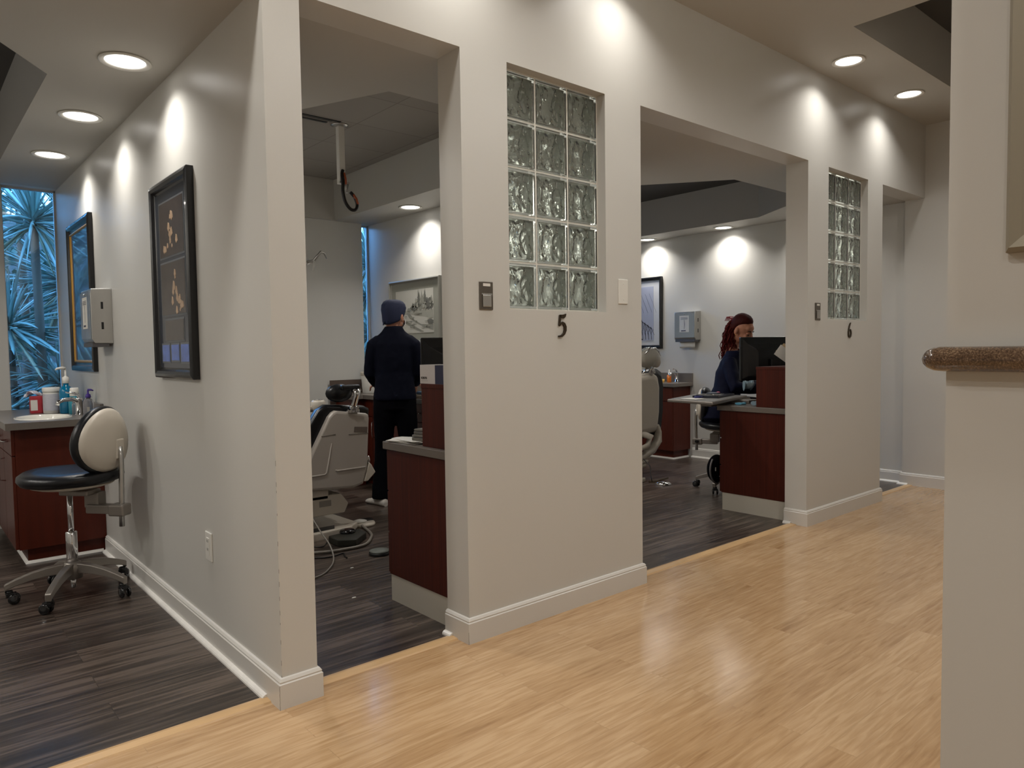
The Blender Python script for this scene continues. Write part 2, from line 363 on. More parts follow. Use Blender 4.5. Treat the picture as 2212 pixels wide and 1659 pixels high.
# ---------------------------------------------------------------- glass block windows
MORTAR = mat('glass block mortar', RGB(226, 224, 214), .5)
GBLOCK = mat('glass block glass', (.91, .96, .92, 1), .0, trans=.972, ior=1.46)
def glass_window(g, name):
    x0, x1 = g; W = x1-x0; y0, y1 = .05, .13
    bw_, bh = (W-.012)/3, (H-GZ0-.008)/5
    fr = MB()
    for i in range(4):
        c = x0+i*(W-.008)/3+.004; fr.box(c-.005, c+.005, y0+.002, y1-.002, GZ0, H)
    for j in range(6):
        c = GZ0+j*(H-GZ0-.008)/5+.004; fr.box(x0, x1, y0+.0035, y1-.0035, c-.0046, c+.0046)
    fo = struct(fr, name, MORTAR)
    px, pz = (W-.008)/3, (H-GZ0-.008)/5
    for i in range(3):
        for j in range(5):
            yield fo, x0+.004+px*(i+.5), GZ0+.004+pz*(j+.5), px, pz
def block_mesh(w_, h_, d, seed):
    """hollow block: smooth rounded outside, wavy inside faces"""
    me = bpy.data.meshes.new('glass_block'); bm = bmesh.new()
    def boxm(hx, hy, hz, N, wav, flip):
        def pt(u, v, s):
            e = 0
            if wav: e = wav*(noise.noise(Vector((u*1.7+seed, v*1.3, s*3)))+.30*noise.noise(Vector((u*4.5+seed, v*3+9, s*3)))+.10*noise.noise(Vector((u*10+seed, v*8, s*3))))*min(1, 6*(1-abs(u)), 6*(1-abs(v)))
            return Vector((u*hx, s*hy+e, v*hz))
        grids = {}
        for s_ in (-1, 1):
            g = [[bm.verts.new(pt(-1+2*i/N, -1+2*j/N, s_)) for j in range(N+1)] for i in range(N+1)]; grids[s_] = g
            for i in range(N):
                for j in range(N):
                    q = [g[i][j], g[i+1][j], g[i+1][j+1], g[i][j+1]]
                    if (s_ > 0) != flip: q.reverse()
                    bm.faces.new(q).smooth = bool(wav)
        a, b = grids[-1], grids[1]
        edge = [(i, 0) for i in range(N)]+[(N, j) for j in range(N)]+[(N-i, N) for i in range(N)]+[(0, N-j) for j in range(N)]
        for k in range(len(edge)):
            e0 = edge[k]; e1 = edge[(k+1) % len(edge)]
            q = [a[e0[0]][e0[1]], b[e0[0]][e0[1]], b[e1[0]][e1[1]], a[e1[0]][e1[1]]]
            if flip: q.reverse()
            bm.faces.new(q)
    boxm(w_/2, d/2, h_/2, 1, 0, False)
    boxm(w_/2-.010, d/2-.008, h_/2-.010, 52, .016, True)
    bmesh.ops.recalc_face_normals(bm, faces=bm.faces)
    # inner shell must face inward (towards the cavity)
    inner = [f for f in bm.faces if all(abs(v.co.x) < w_/2-.005 for v in f.verts)]
    if inner:
        c = max(inner, key=lambda f: f.calc_center_median().y); c.normal_update()
        if c.normal.y > 0: bmesh.ops.reverse_faces(bm, faces=inner)
    bm.to_mesh(me); bm.free(); me.materials.append(GBLOCK); return me
for g, nm in ((GA, 'window_11'), (GB, 'window_12')):
    meshes = None
    for k, (fo, cx_, cz_, px, pz) in enumerate(glass_window(g, nm)):
        if meshes is None: meshes = [block_mesh(px-.0105, pz-.0105, .08, s) for s in (1.3, 5.1)]
        o = bpy.data.objects.new('glass_block', meshes[0]); COL.objects.link(o); o.parent = fo; o.location = (cx_, .09, cz_); WM[o.name] = WM[fo.name]

# ---------------------------------------------------------------- recessed lamps
def can_light(loc, label, group, power=1.0):
    t = thing('recessed_light', label, 'ceiling light', loc, 0, group)
    z = loc[2]; c = (loc[0], loc[1], z)
    MB().lathe([(.098, -.001), (.1, -.006), (.094, -.009), (.08, -.006), (.076, -.002), (.076, .0)], c, 40).build('trim_ring', WHITE, t)
    MB().lathe([(.0005, -.0045), (.06, -.0042), (.0745, -.003), (.0755, -.0005)], c, 40).build('lens', LENS, t)
    ld = bpy.data.lights.new('lamp', 'AREA'); ld.shape = 'DISK'; ld.size = .14; ld.energy = LAMP_W*power; ld.color = LAMP_C; ld.spread = math.radians(126 if power <= 1 else 165)
    lo = bpy.data.objects.new('lamp', ld); COL.objects.link(lo); lo.parent = t; lo.location = (0, 0, -.012)
    return t
def cans(pts, labels, group, power=1.0):
    first = None
    for p, lb in zip(pts, labels):
        if first is None: first = can_light(p, lb, group, power)
        else: dup(first, p, 0, lb)
    return first
cans([(-.185, .98, H), (-.19, 1.88, H), (-.19, 2.80, H)],
     ['round recessed ceiling light nearest the front corner of the left room', 'middle round recessed light in the left room ceiling row', 'round recessed ceiling light nearest the palm window'], 'recessed lights along the left room wall', .76)
cans([(-2.4, .98, H), (-2.4, 1.88, H), (-2.4, 2.8, H)], ['recessed light out of view at the far front of the left room', 'recessed light out of view at the far middle of the left room', 'recessed light out of view at the far back of the left room'], 'recessed lights out of view in the left room', 2.2)  # unseen cans added to raise the ambient light on the left
cans([(2.42, 2.87, H), (2.42, 1.9, H)], ['round recessed ceiling light above the grey framed landscape', 'recessed light out of view behind the pier in the middle room'], 'recessed lights in the middle room')
cans([(.38, 1.5, H), (.38, 2.9, H)], ['recessed light out of view at the front left of the middle room', 'recessed light out of view at the back left of the middle room'], 'recessed lights out of view in the middle room', 2.0)  # added unseen fill for the middle room
cans([(5.57, 2.86, H), (5.56, 1.87, H), (5.54, .9, H)], ['left one of two round lights in the right room soffit', 'round recessed light above the wall towel dispenser in the right room', 'recessed light out of view near the right room entrance'], 'recessed lights along the right room wall')
cans([(3.05, 1.6, H), (3.05, 2.7, H)], ['recessed light out of view at the front left of the right room', 'recessed light out of view at the back left of the right room'], 'recessed lights out of view in the right room', 2.4)  # added unseen fill for the right room
cans([(3.76, -.215, HC), (4.73, -.215, HC), (1.72, -.215, HC), (.75, -.215, HC), (-.22, -.215, HC)],
     ['larger nearer round ceiling light in the corridor', 'smaller farther round ceiling light in the corridor']+['corridor light out of view above the pier numbered 5', 'corridor light out of view above the middle room opening', 'corridor light out of view above the corner pier'], 'recessed lights along the corridor wall', .64)
cans([(-1.5, -2.0, HC), (-1.2, -.215, HC), (-.1, -3.2, HC), (-2.2, -3.4, HC), (4.4, -1.75, HC), (2.4, -1.75, HC), (.9, -1.7, HC)], ['recessed light out of view above the waiting end of the corridor', 'recessed light out of view just left of the corner pier', 'recessed light out of view behind the camera', 'recessed light out of view at the far corridor back', 'recessed light out of view near the corridor end wall', 'recessed light out of view opposite the middle opening', 'recessed light out of view opposite the left opening'], 'recessed lights out of view in the corridor', 2.4)  # strong unseen lamps added to brighten the corridor
# ================================================================ WALL FIXTURES
INK = mat('numeral metal', RGB(66, 56, 44), .4, .5)
# numeral 5 (stroke with varying width), origin lower-left, unit = metres
five = [[(.018, .098, .010), (.028, .095, .016), (.040, .094, .019), (.050, .098, .014), (.058, .107, .003)],
        [(.019, .100, .008), (.0165, .075, .009), (.014, .053, .009), (.0155, .047, .005)],
        [(.016, .052, .003), (.023, .060, .007), (.034, .064, .011), (.045, .058, .014), (.053, .044, .015), (.053, .028, .014), (.045, .012, .012), (.030, .001, .010), (.015, -.002, .009), (.008, -.001, .007)]]
six = [[(.046, .106, .003), (.036, .097, .009), (.024, .078, .011), (.015, .055, .012), (.011, .032, .012), (.014, .012, .012), (.024, .001, .011), (.037, -.001, .011), (.048, .009, .012), (.053, .026, .012), (.050, .044, .011), (.041, .055, .009), (.031, .056, .007), (.022, .050, .004), (.016, .040, .002)]]
for nm, sg, x, z, s, lb in (('numeral_five', five, 1.335, 1.281, .95, 'dark metal numeral 5 on the pier under the nearer glass block window'), ('numeral_six', six, 4.247, 1.277, .97, 'dark metal numeral 6 on the pier under the farther glass block window')):
    mb = strokes(MB(), [[(a*s, b*s, c_*s) for a, b, c_ in q] for q in sg], lambda a, b: (x+a, -.001, z+b), .008, (0, -1, 0))
    tag(mb.build(nm, INK), lb, 'number sign')
PLATEM = mat('scuffed steel plate', RGB(118, 112, 104), .3, .85, var=.2, vscale=40)
def steel_plate(x, label, grp):
    t = thing('slide_plate', label, 'wall plate', (x, 0, 1.39), 0, grp)
    MB().box(x, x+.072, -.006, 0, 1.39, 1.508).build('plate', PLATEM, t, bevel=.003)
    MB().box(x+.014, x+.058, -.012, -.006, 1.402, 1.452).build('slider', STEEL, t, bevel=.002)
    MB().box(x+.018, x+.056, -.0072, -.006, 1.488, 1.5).build('paper_label', PAPER, t)
    MB().lathe([(.003, 0), (.003, .002), (.001, .003)], (x+.043, -.006, 1.456), 12, Matrix.Rotation(PI/2, 3, 'X')).build('screw', BLACK, t)
    MB().box(x+.008, x+.064, -.009, -.006, 1.454, 1.458).build('rail', CHROME, t)
    return t
sp = steel_plate(.888, 'steel wall plate with a slider beside the nearer glass block window', 'steel wall plates on the piers')
c = dup(sp, (3.765, 0, 1.39), 0, 'steel wall plate with a slider beside the farther glass block window')
t = thing('blank_wall_plate', 'white blank switch plate right of the nearer glass block window', 'wall plate', (1.76, 0, 1.44))
MB().box(1.76, 1.83, -.006, 0, 1.44, 1.562).build('plate', WHITE, t, bevel=.003)
for z in (1.462, 1.54): MB().lathe([(.003, 0), (.003, .0015), (.001, .002)], (1.795, -.006, z), 10, Matrix.Rotation(PI/2, 3, 'X')).build('screw', WHITE, t)
t = thing('power_outlet', 'white wall outlet low on the left room partition near the corner', 'outlet', (0, .71, .42))
MB().box(-.0065, 0, .672, .748, .362, .482).build('plate', WHITE, t, bevel=.003)
MB().box(-.009, -.006, .693, .727, .385, .459).build('receptacle', WHITE, t, bevel=.002)
for z in (.405, .44):
    for y in (.703, .715): MB().box(-.0094, -.0088, y, y+.003, z, z+.011).build('slot', BLACK, t)

# ================================================================ FRAMED PICTURES
GLZ = dict(coat=1.0, rough=.45)
def frame_x(name, label, x, y0, y1, z0, z1, w_, d, m, side=-1, inner=None, iw=.0):
    """frame hanging on an x = const wall; faces side * x"""
    t = thing(name, label, 'picture', (x, (y0+y1)/2, z0))
    def ring(a0, a1, b0, b1, w2, xa, xb, nm, mt, bev=.003):
        mb = MB()
        pr = [(0, 0), (w2, 0), (w2, .35), (w2*.75, .5), (w2*.6, .85), (w2*.35, 1), (w2*.12, .9), (0, .8)]
        R = []
        for (cy_, cz_, sy, sz) in ((a0, b0, 1, 1), (a1, b0, -1, 1), (a1, b1, -1, -1), (a0, b1, 1, -1), (a0, b0, 1, 1)):
            R.append([Vector((xa+(xb-xa)*h, cy_+sy*o, cz_+sz*o)) for o, h in pr])
        mb.rings(R, cap=False, smooth=False); mb.build(nm, mt, t)
    ring(y0, y1, z0, z1, w_, x, x+side*d, 'frame', m)
    if inner: ring(y0+w_, y1-w_, z0+w_, z1-w_, iw, x, x+side*d*.6, 'inner_fillet', inner)
    return t
FBLACK = mat('black frame lacquer', RGB(14, 14, 17), .25, coat=.3)
GOLD = mat('gold fillet', RGB(190, 146, 70), .35, .6)
def panel(t, name, m, x, y0, y1, z0, z1, th=.002, side=-1): return MB().box(min(x, x+side*th), max(x, x+side*th), y0, y1, z0, z1).build(name, m, t)
# collage on the left room partition
t = frame_x('framed_collage', 'tall black framed photo collage nearest the corner on the left room wall', 0, .755, 1.314, 1.116, 1.996, .05, .035, FBLACK)
MATB = mat('navy mat board', RGB(38, 46, 60), coat=1, rough=.5)
panel(t, 'mat_board', MATB, -.012, .80, 1.27, 1.16, 1.95)
PHD = mat('dark photo print', RGB(62, 52, 48), coat=1, rough=.4, var=.8, vscale=14)
PHB = mat('blue photo print', RGB(70, 110, 200), coat=1, rough=.4, var=.6, vscale=25)
LINE = mat('silver liner', RGB(120, 124, 128), .4, .4)
for (a, b, z0, z1, m) in ((.86, 1.21, 1.66, 1.90, PHD), (.86, 1.21, 1.40, 1.63, PHD), (.90, 1.17, 1.285, 1.375, PHD), (.84, .95, 1.19, 1.265, PHB), (.98, 1.09, 1.195, 1.265, PHB), (1.12, 1.23, 1.19, 1.265, PHB)):
    q = panel(t, 'photo_liner', LINE, -.014, a-.008, b+.008, z0-.008, z1+.008, .001)
    panel(t, 'photo_print', m, -.015, a, b, z0, z1, .001)
FLM = mat('pale print figure', RGB(190, 160, 130), coat=.6, rough=.4, var=.4, vscale=30)
for (cy_, cz_, s) in ((1.03, 1.69, 1), (1.0, 1.42, .9)):
    random.seed(int(cz_*100))
    for k in range(18):
        u = random.random(); yy = cy_+random.uniform(-.13, .13)*(1-u)**1.5; zz = cz_-.015+.20*s*u; q = random.uniform(.006, .018)
        MB().yz([(yy-q, zz), (yy-q*.5, zz+q*1.6), (yy+q*.4, zz+q*1.9), (yy+q, zz+q*.3), (yy+q*.2, zz-q*.6)], -.0166-k*.00003, -.016).build('print_patch', FLM, t)
# blue picture further down
t = frame_x('framed_blue_print', 'navy print in a black frame with gold inner edge beside the palm window', 0, 2.70, 3.42, 1.12, 2.10, .055, .03, FBLACK, inner=GOLD, iw=.022)
BLP = mat('navy print', RGB(34, 60, 96), coat=1, rough=.4, var=.3, vscale=4)
panel(t, 'print', BLP, -.008, 2.77, 3.35, 1.19, 2.03)
# landscape in the middle room
SILV = mat('pewter frame', RGB(140, 138, 130), .4, .3)
t = frame_x('framed_landscape', 'grey framed sketch of trees and a path in the middle room', 2.61, 2.70, 3.52, 1.285, 1.86, .03, .035, SILV)
PAP = mat('sketch paper', RGB(196, 194, 184), coat=.7, rough=.6, var=.06, vscale=6)
panel(t, 'mat_board', mat('grey green mat', RGB(150, 150, 139), coat=.6, rough=.6), 2.60, 2.73, 3.49, 1.31, 1.835)
panel(t, 'sketch_sheet', PAP, 2.598, 2.81, 3.42, 1.38, 1.765, .002)
G1 = mat('ink wash dark', RGB(104, 104, 97), .7, var=.35, vscale=40); G2 = mat('ink wash mid', RGB(140, 140, 130), .7, var=.25, vscale=30); G3 = mat('ink wash pale', RGB(160, 159, 148), .7, var=.12, vscale=20)
def ink(poly, m, k): MB().yz(poly, 2.5955-k*.0004, 2.5959-k*.0004).build('ink_wash', m, t)
random.seed(3)
def blob(cy_, cz_, ry, rz_, n=26, j=.28, up_=0):
    return [(cy_+ry*math.cos(2*PI*i/n)*(1+random.uniform(-j, j)), cz_+(rz_*math.sin(2*PI*i/n))*(1+random.uniform(-j, j))+(up_ if 3 < i < 10 and i % 2 else 0)) for i in range(n)]
ink([(2.815, 1.50), (3.15, 1.545), (3.41, 1.55), (3.41, 1.575), (3.1, 1.585), (2.815, 1.58)], G3, 0)
ink([(2.815, 1.40), (2.92, 1.42), (3.08, 1.47), (3.2, 1.52), (3.24, 1.56), (3.19, 1.56), (3.12, 1.50), (3.0, 1.455), (2.815, 1.45)], G2, 1)
ink([(3.0, 1.385), (3.12, 1.42), (3.26, 1.47), (3.30, 1.50), (3.27, 1.50), (3.1, 1.435), (2.96, 1.392)], G2, 2)
ink(blob(2.88, 1.625, .06, .05, up_=.02), G1, 1); ink(blob(3.0, 1.64, .07, .055, up_=.045), G2, 2); ink(blob(3.12, 1.605, .05, .028, up_=.02), G1, 3); ink(blob(3.04, 1.67, .018, .06, up_=.03), G1, 4); ink(blob(2.94, 1.68, .015, .05, up_=.03), G1, 5); ink(blob(3.2, 1.59, .03, .015), G2, 4)
ink(blob(2.86, 1.475, .05, .022), G1, 3)
for k in range(26):
    yy = random.uniform(2.83, 3.14); ink(blob(yy, 1.60+random.uniform(0, .07)*(1 if yy < 3.08 else .3), random.uniform(.008, .02), random.uniform(.008, .03), 12, .4), (G1, G2, G3)[k % 3], 6+k % 4)
for k in range(16): ink(blob(random.uniform(2.83, 3.3), random.uniform(1.40, 1.56), random.uniform(.015, .05), random.uniform(.003, .007), 12, .4), (G2, G3)[k % 2], 5+k % 3)
# bridge drawing in the right room
t = frame_x('framed_bridge_print', 'black framed bridge drawing on the right room wall', XR, 2.76, 3.36, 1.205, 2.025, .05, .03, FBLACK)
BP = mat('pale blue print', RGB(168, 172, 190), coat=.8, rough=.5, var=.05, vscale=8)
panel(t, 'mat_board', mat('white mat board', RGB(205, 206, 208), coat=.6, rough=.6), XR-.012, 2.80, 3.32, 1.245, 1.985)
panel(t, 'print', BP, XR-.0145, 2.88, 3.25, 1.30, 1.92, .002)
br = []
def ln(a, b, wd=.004): br.append([(a[0], a[1], wd), (b[0], b[1], wd)])
ln((3.24, 1.72), (3.06, 1.53), .007); ln((3.06, 1.53), (2.90, 1.43), .006); ln((3.24, 1.42), (3.04, 1.31), .01); ln((3.24, 1.6), (3.12, 1.47), .004)
for i in range(8):
    y = 3.22-i*.043; zt = 1.70-i*.041 if i < 4 else 1.535-(i-4)*.026
    ln((y, zt), (y-.012, 1.31+max(0, (3-i))*.03), .005); ln((y, zt), (y-.05, 1.36), .003); ln((y-.04, zt-.03), (y, 1.38), .0025)
for i in range(6): ln((3.24-i*.06, 1.84), (3.24-i*.06-.1, 1.62), .0012)
strokes(MB(), br, lambda a, b: (XR-.0172, a, b), .0006, (-1, 0, 0)).build('bridge_drawing', BLACK, t)
# picture frame on the near wall
TAUF = mat('taupe frame', RGB(150, 142, 124), .4, .2)
t = thing('framed_mirror_edge', 'taupe framed picture cut off at the right edge of the photo', 'picture', (NX, -2.3, 1.36))
mb = MB(); z0, z1, a0, a1 = 1.352, 2.2, -2.60, -2.043
pr = [(0, 0), (0, .012), (.006, .022), (.02, .018), (.036, .010), (.05, .008), (.05, 0)]
R = [[Vector((NX-h, cy_+sy*o, cz_+sz*o)) for o, h in pr] for (cy_, cz_, sy, sz) in ((a1, z0, -1, 1), (a0, z0, 1, 1), (a0, z1, 1, -1), (a1, z1, -1, -1), (a1, z0, -1, 1))]
mb.rings(R, False, False).build('frame', TAUF, t)
MB().box(NX-.005, NX-.003, a0+.04, a1-.04, z0+.04, z1-.04).build('print', mat('grey print', RGB(120, 126, 132), coat=1, rough=.4), t)
# granite ledge
def granite():
    m = bpy.data.materials.new('brown granite'); m.use_nodes = True; tt = m.node_tree; b = tt.nodes['Principled BSDF']; N = tt.nodes.new; L = tt.links.new
    tc = N('ShaderNodeTexCoord'); n = N('ShaderNodeTexNoise'); n.inputs['Scale'].default_value = 420; n.inputs['Detail'].default_value = 6; L(tc.outputs['Object'], n.inputs[0])
    n2 = N('ShaderNodeTexNoise'); n2.inputs['Scale'].default_value = 14; n2.inputs['Detail'].default_value = 3; L(tc.outputs['Object'], n2.inputs[0])
    ad = N('ShaderNodeMath'); ad.operation = 'MULTIPLY_ADD'; L(n2.outputs[0], ad.inputs[0]); ad.inputs[1].default_value = .7; L(n.outputs[0], ad.inputs[2])
    cr = N('ShaderNodeValToRGB'); L(ad.outputs[0], cr.inputs[0]); e = cr.color_ramp.elements
    e[0].position = .62; e[0].color = RGB(50, 38, 29); e[1].position = 1.1; e[1].color = RGB(132, 110, 88)
    k = e.new(.78); k.color = RGB(84, 65, 50); k = e.new(.92); k.color = RGB(104, 82, 63)
    L(cr.outputs[0], b.inputs['Base Color']); b.inputs['Roughness'].default_value = .15; b.inputs['Coat Weight'].default_value = .6; return m
GRAN = granite()
def rr(x0, x1, y0, y1, r, n=8, corners=(1, 1, 1, 1)):
    pts = []
    for k, (cx_, cy_, a0) in enumerate(((x1-r, y1-r, 0), (x0+r, y1-r, PI/2), (x0+r, y0+r, PI), (x1-r, y0+r, 3*PI/2))):
        if corners[k]: pts += [(cx_+r*math.cos(a0+PI/2*i/n), cy_+r*math.sin(a0+PI/2*i/n)) for i in range(n+1)]
        else: pts += [((x1, y1), (x0, y1), (x0, y0), (x1, y0))[k]]
    return pts
LZ0, LZ1 = 1.182, 1.2195
R = []
for k in range(9):
    a = -PI/2+PI*k/8; ins = .019*(1-math.cos(a)); z = (LZ0+LZ1)/2+(LZ1-LZ0)/2*math.sin(a)
    R.append([Vector((p[0], p[1], z)) for p in rr(NX-.032+ins, 1.0, -2.9, NY+.03-ins, .022)])
tag(MB().rings(R, True, True).build('granite_ledge', GRAN), 'polished brown granite ledge with a rounded end on the near right wall', 'ledge')

# ================================================================ TOWEL DISPENSERS
def towel_dispenser(x, yc, zb, label, notice, towel):
    t = thing('paper_towel_dispenser', label, 'towel dispenser', (x, yc, zb), 0, 'steel paper towel dispensers')
    h, w2, d = .335, .135, .105
    body = [(0, .02), (-.0, h), (-d, h-.006), (-d-.004, h-.03), (-d-.004, .045), (-d+.01, .02)]
    MB().prism([(a, b) for a, b in body], lambda a, b: (x+a, yc-w2, zb+b), lambda a, b: (x+a, yc+w2, zb+b)).build('body', STEEL, t, bevel=.004)
    f = MB().box(x-d-.009, x-d-.004, yc-w2+.008, yc+w2-.008, zb+.045, zb+h-.02).build('front_door', mat('blue reflecting steel', (.40, .47, .56, 1), .22, 1), t, bevel=.002)  # door metal tinted blue
    MB().lathe([(.006, 0), (.006, .006), (.002, .008)], (x-d-.008, yc, zb+h-.035), 12, Matrix.Rotation(-PI/2, 3, 'Y')).build('lock', CHROME, f)
    MB().box(x-d, x-.02, yc-w2+.01, yc+w2-.01, zb, zb+.025).build('throat', mat('dark steel', (.15, .15, .16, 1), .4, 1), t)
    for zz in (.1, .215): MB().box(x-d/2-.006, x-d/2+.006, yc-w2-.0012, yc-w2-.0002, zb+zz, zb+zz+.04).build('level_slot', BLACK, t)
    if notice:
        p = MB().box(x-d-.0102, x-d-.0092, yc-.06, yc+.062, zb+.105, zb+.285).build('notice', PAPER, t)
        mb = MB()
        for k in range(3): mb.box(x-d-.0108, x-d-.0102, yc-.045, yc+.045, zb+.262-k*.009, zb+.265-k*.009)
        mb.box(x-d-.0108, x-d-.0102, yc-.02, yc+.04, zb+.116, zb+.126)
        strokes(mb, [[(yc, zb+.14, .003), (yc-.006, zb+.19, .006), (yc+.002, zb+.24, .003)]], lambda a, b: (x-d-.0102, a, b), .0006, (-1, 0, 0))
        mb.build('notice_print', mat('print ink', RGB(60, 66, 90), .6), p)
    if towel:
        mb = MB(); n = 10; R = []
        for i in range(5):
            zz = zb+.01-i*.018; R.append([Vector((x-.055-.008*math.sin(i*.7)+.004*math.sin(k*1.2+i), yc-.1+.2*k/n, zz-(.006*math.sin(k*.9) if i == 4 else 0))) for k in range(n+1)]+[Vector((x-.053-.008*math.sin(i*.7)+.004*math.sin(k*1.2+i), yc-.1+.2*k/n, zz)) for k in reversed(range(n+1))])
        mb.rings(R, True, True).build('paper_towel', PAPER, t)
    return t
towel_dispenser(0, 2.405, 1.27, 'steel paper towel dispenser on the left room wall beside the palm window', True, False)
towel_dispenser(XR, 2.385, 1.275, 'steel paper towel dispenser with a white towel hanging out on the right room wall', True, True)

# ================================================================ SINK CABINETS
def cabinet(name, label, x0, x1, y0, y1, z1, front='x', toe=.09, qr=True):
    t = thing(name, label, 'cabinet', (x1, y0, 0), 0, 'cherry sink cabinets')
    MB().box(x0+.018, x1, y0, y1, toe, z1).build('body', CHERRY, t)
    MB().box(x0+.06, x1, y0+.03, y1, 0, toe).build('toe_kick', CHERRY, t)
    n = max(1, round((y1-y0)/.42)); dy = (y1-y0)/n
    for i in range(n):
        a, b = y0+i*dy+.003, y0+(i+1)*dy-.003
        d = MB().box(x0, x0+.018, a, b, toe+.005, z1-.16).build('door', CHERRY, t, bevel=.002)
        hy = b-.04
        MB().tube([(x0, hy, z1-.34), (x0-.03, hy, z1-.335), (x0-.033, hy, z1-.27), (x0-.03, hy, z1-.205), (x0, hy, z1-.2)], .004, 8).build('handle', CHROME, d)
        d = MB().box(x0, x0+.018, a, b, z1-.155, z1-.005).build('drawer', CHERRY, t, bevel=.002)
        ym = (a+b)/2; MB().tube([(x0, ym-.05, z1-.08), (x0-.028, ym-.048, z1-.08), (x0-.03, ym, z1-.08), (x0-.028, ym+.048, z1-.08), (x0, ym+.05, z1-.08)], .004, 8).build('handle', CHROME, d)
    return t
cL = cabinet('sink_cabinet', 'cherry sink cabinet under the palm window in the left room', -.47, -.001, 2.66, YB-.001, .80)
cM = cabinet('sink_cabinet', 'dark cherry cabinet behind the standing person in the middle room', 2.285, 2.609, 2.38, YB-.001, .79)
cR = cabinet('sink_cabinet', 'cherry sink cabinet against the far wall of the right room', 5.39, XR-.001, 2.39, YB-.001, .79)
MB().profile([(5.45, YB-.01), (5.45, 2.39+.03), (XR, 2.42)][::-1], [(0, 0), (.014, 0), (.01, .01), (0, .016)]).build('shoe_moulding', QR, cR)
MB().profile([(-.41, 3.84), (-.41, 2.69), (-.016, 2.69)][::-1], [(0, 0), (.014, 0), (.01, .01), (0, .016)]).build('shoe_moulding', QR, cL)
def counter(label, x0, x1, y0, y1, z, sink=None, bs=None, cat='countertop'):
    t = thing('countertop', label, cat, (x1, y0, z-.04), 0, 'grey laminate countertops')
    if sink:
        sx, sy, ra, rb = sink; hole = [(sx+ra*math.cos(-2*PI*i/40), sy+rb*math.sin(-2*PI*i/40)) for i in range(40)]
        outer = [(x0, y0), (x1, y0), (x1, y1), (x0, y1)]
        pts = [Vector((p[0], p[1], 0)) for p in outer+hole]; tri = tessellate_polygon([[Vector((p[0], p[1], 0)) for p in outer], [Vector((p[0], p[1], 0)) for p in hole]]); n = len(pts)
        mb = MB(); vs = [(p.x, p.y, z) for p in pts]+[(p.x, p.y, z-.04) for p in pts]
        fs = [tuple(q) for q in tri]+[tuple(i+n for i in reversed(q)) for q in tri]
        fs += [(i, (i+1) % 4, n+(i+1) % 4, n+i) for i in range(4)]+[(4+i, 4+(i+1) % 40, n+4+(i+1) % 40, n+4+i) for i in range(40)]
        mb.add(vs, fs); mb.build('slab', COUNTER, t)
        R = []
        for k, (s, dz) in enumerate(((1.0, -.038), (1.0, .0), (.985, .006), (.93, .006), (.9, -.004), (.82, -.06), (.6, -.11), (.1, -.12))):
            R.append([Vector((sx+(ra-.001)*s*math.cos(2*PI*i/40), sy+(rb-.001)*s*math.sin(2*PI*i/40), z+dz)) for i in range(40)])
        MB().rings(R, True, True).build('sink_bowl', mat('white porcelain', RGB(232, 230, 220), .12, coat=.6), t)
    else: MB().box(x0, x1, y0, y1, z-.04, z).build('slab', COUNTER, t, bevel=.004)
    if bs: MB().box(*bs).build('backsplash', COUNTER, t, bevel=.002)
    return t
counter('grey countertop with an oval white sink under the palm window', -.50, -.0005, 2.60, YB-.0005, .84, (-.27, 2.93, .155, .21), (-.02, -.0005, 2.60, YB-.001, .84, .925))
t = counter('grey countertop behind the standing person in the middle room', 2.25, 2.6095, 2.35, YB-.0005, .83, None, (2.59, 2.6095, 2.35, YB-.03, .83, .93))
MB().box(2.11, 2.5, YB-.026, YB-.0255+.0, .72, .955).build('end_splash', mat('brown laminate', RGB(92, 78, 70), .4), t)
MB().box(2.13, 2.25, 3.45, YB-.03, .79, .83).build('slab_return', COUNTER, t, bevel=.004)
MB().box(2.17, 2.285, 3.5, YB-.03, .0, .79).build('side_panel', CHERRY, cM)
counter('grey countertop with backsplash in the right room corner', 5.355, XR-.0005, 2.35, YB-.0005, .83, None, (XR-.02, XR-.0005, 2.35, YB-.001, .83, .93))

# faucet builder
def faucet(loc, rz, label):
    t = thing('faucet', label, 'faucet', loc, rz, 'chrome sink faucets'); T = WM[t.name]
    MB(T).lathe([(.026, 0), (.026, .006), (.02, .01), (.019, .10), (.021, .105), (.018, .112)], (0, 0, 0), 20).build('body', CHROME, t)
    MB(T).tube([(0, 0, .085), (-.04, 0, .105), (-.09, 0, .105), (-.12, 0, .092), (-.128, 0, .072)], [.016, .0145, .013, .013, .012], 12).build('spout', CHROME, t)
    MB(T).tube([(.0, 0, .112), (-.005, 0, .13), (-.02, 0, .14), (-.075, 0, .152)], [.012, .012, .01, .006], 10, sx=.8).build('lever', CHROME, t)
    return t
faucet((-.075, 2.93, .84), .25, 'chrome faucet behind the oval sink in the left room')
faucet((5.62, 2.50, .83), .0, 'chrome faucet on the right room countertop beside the orange bottle')

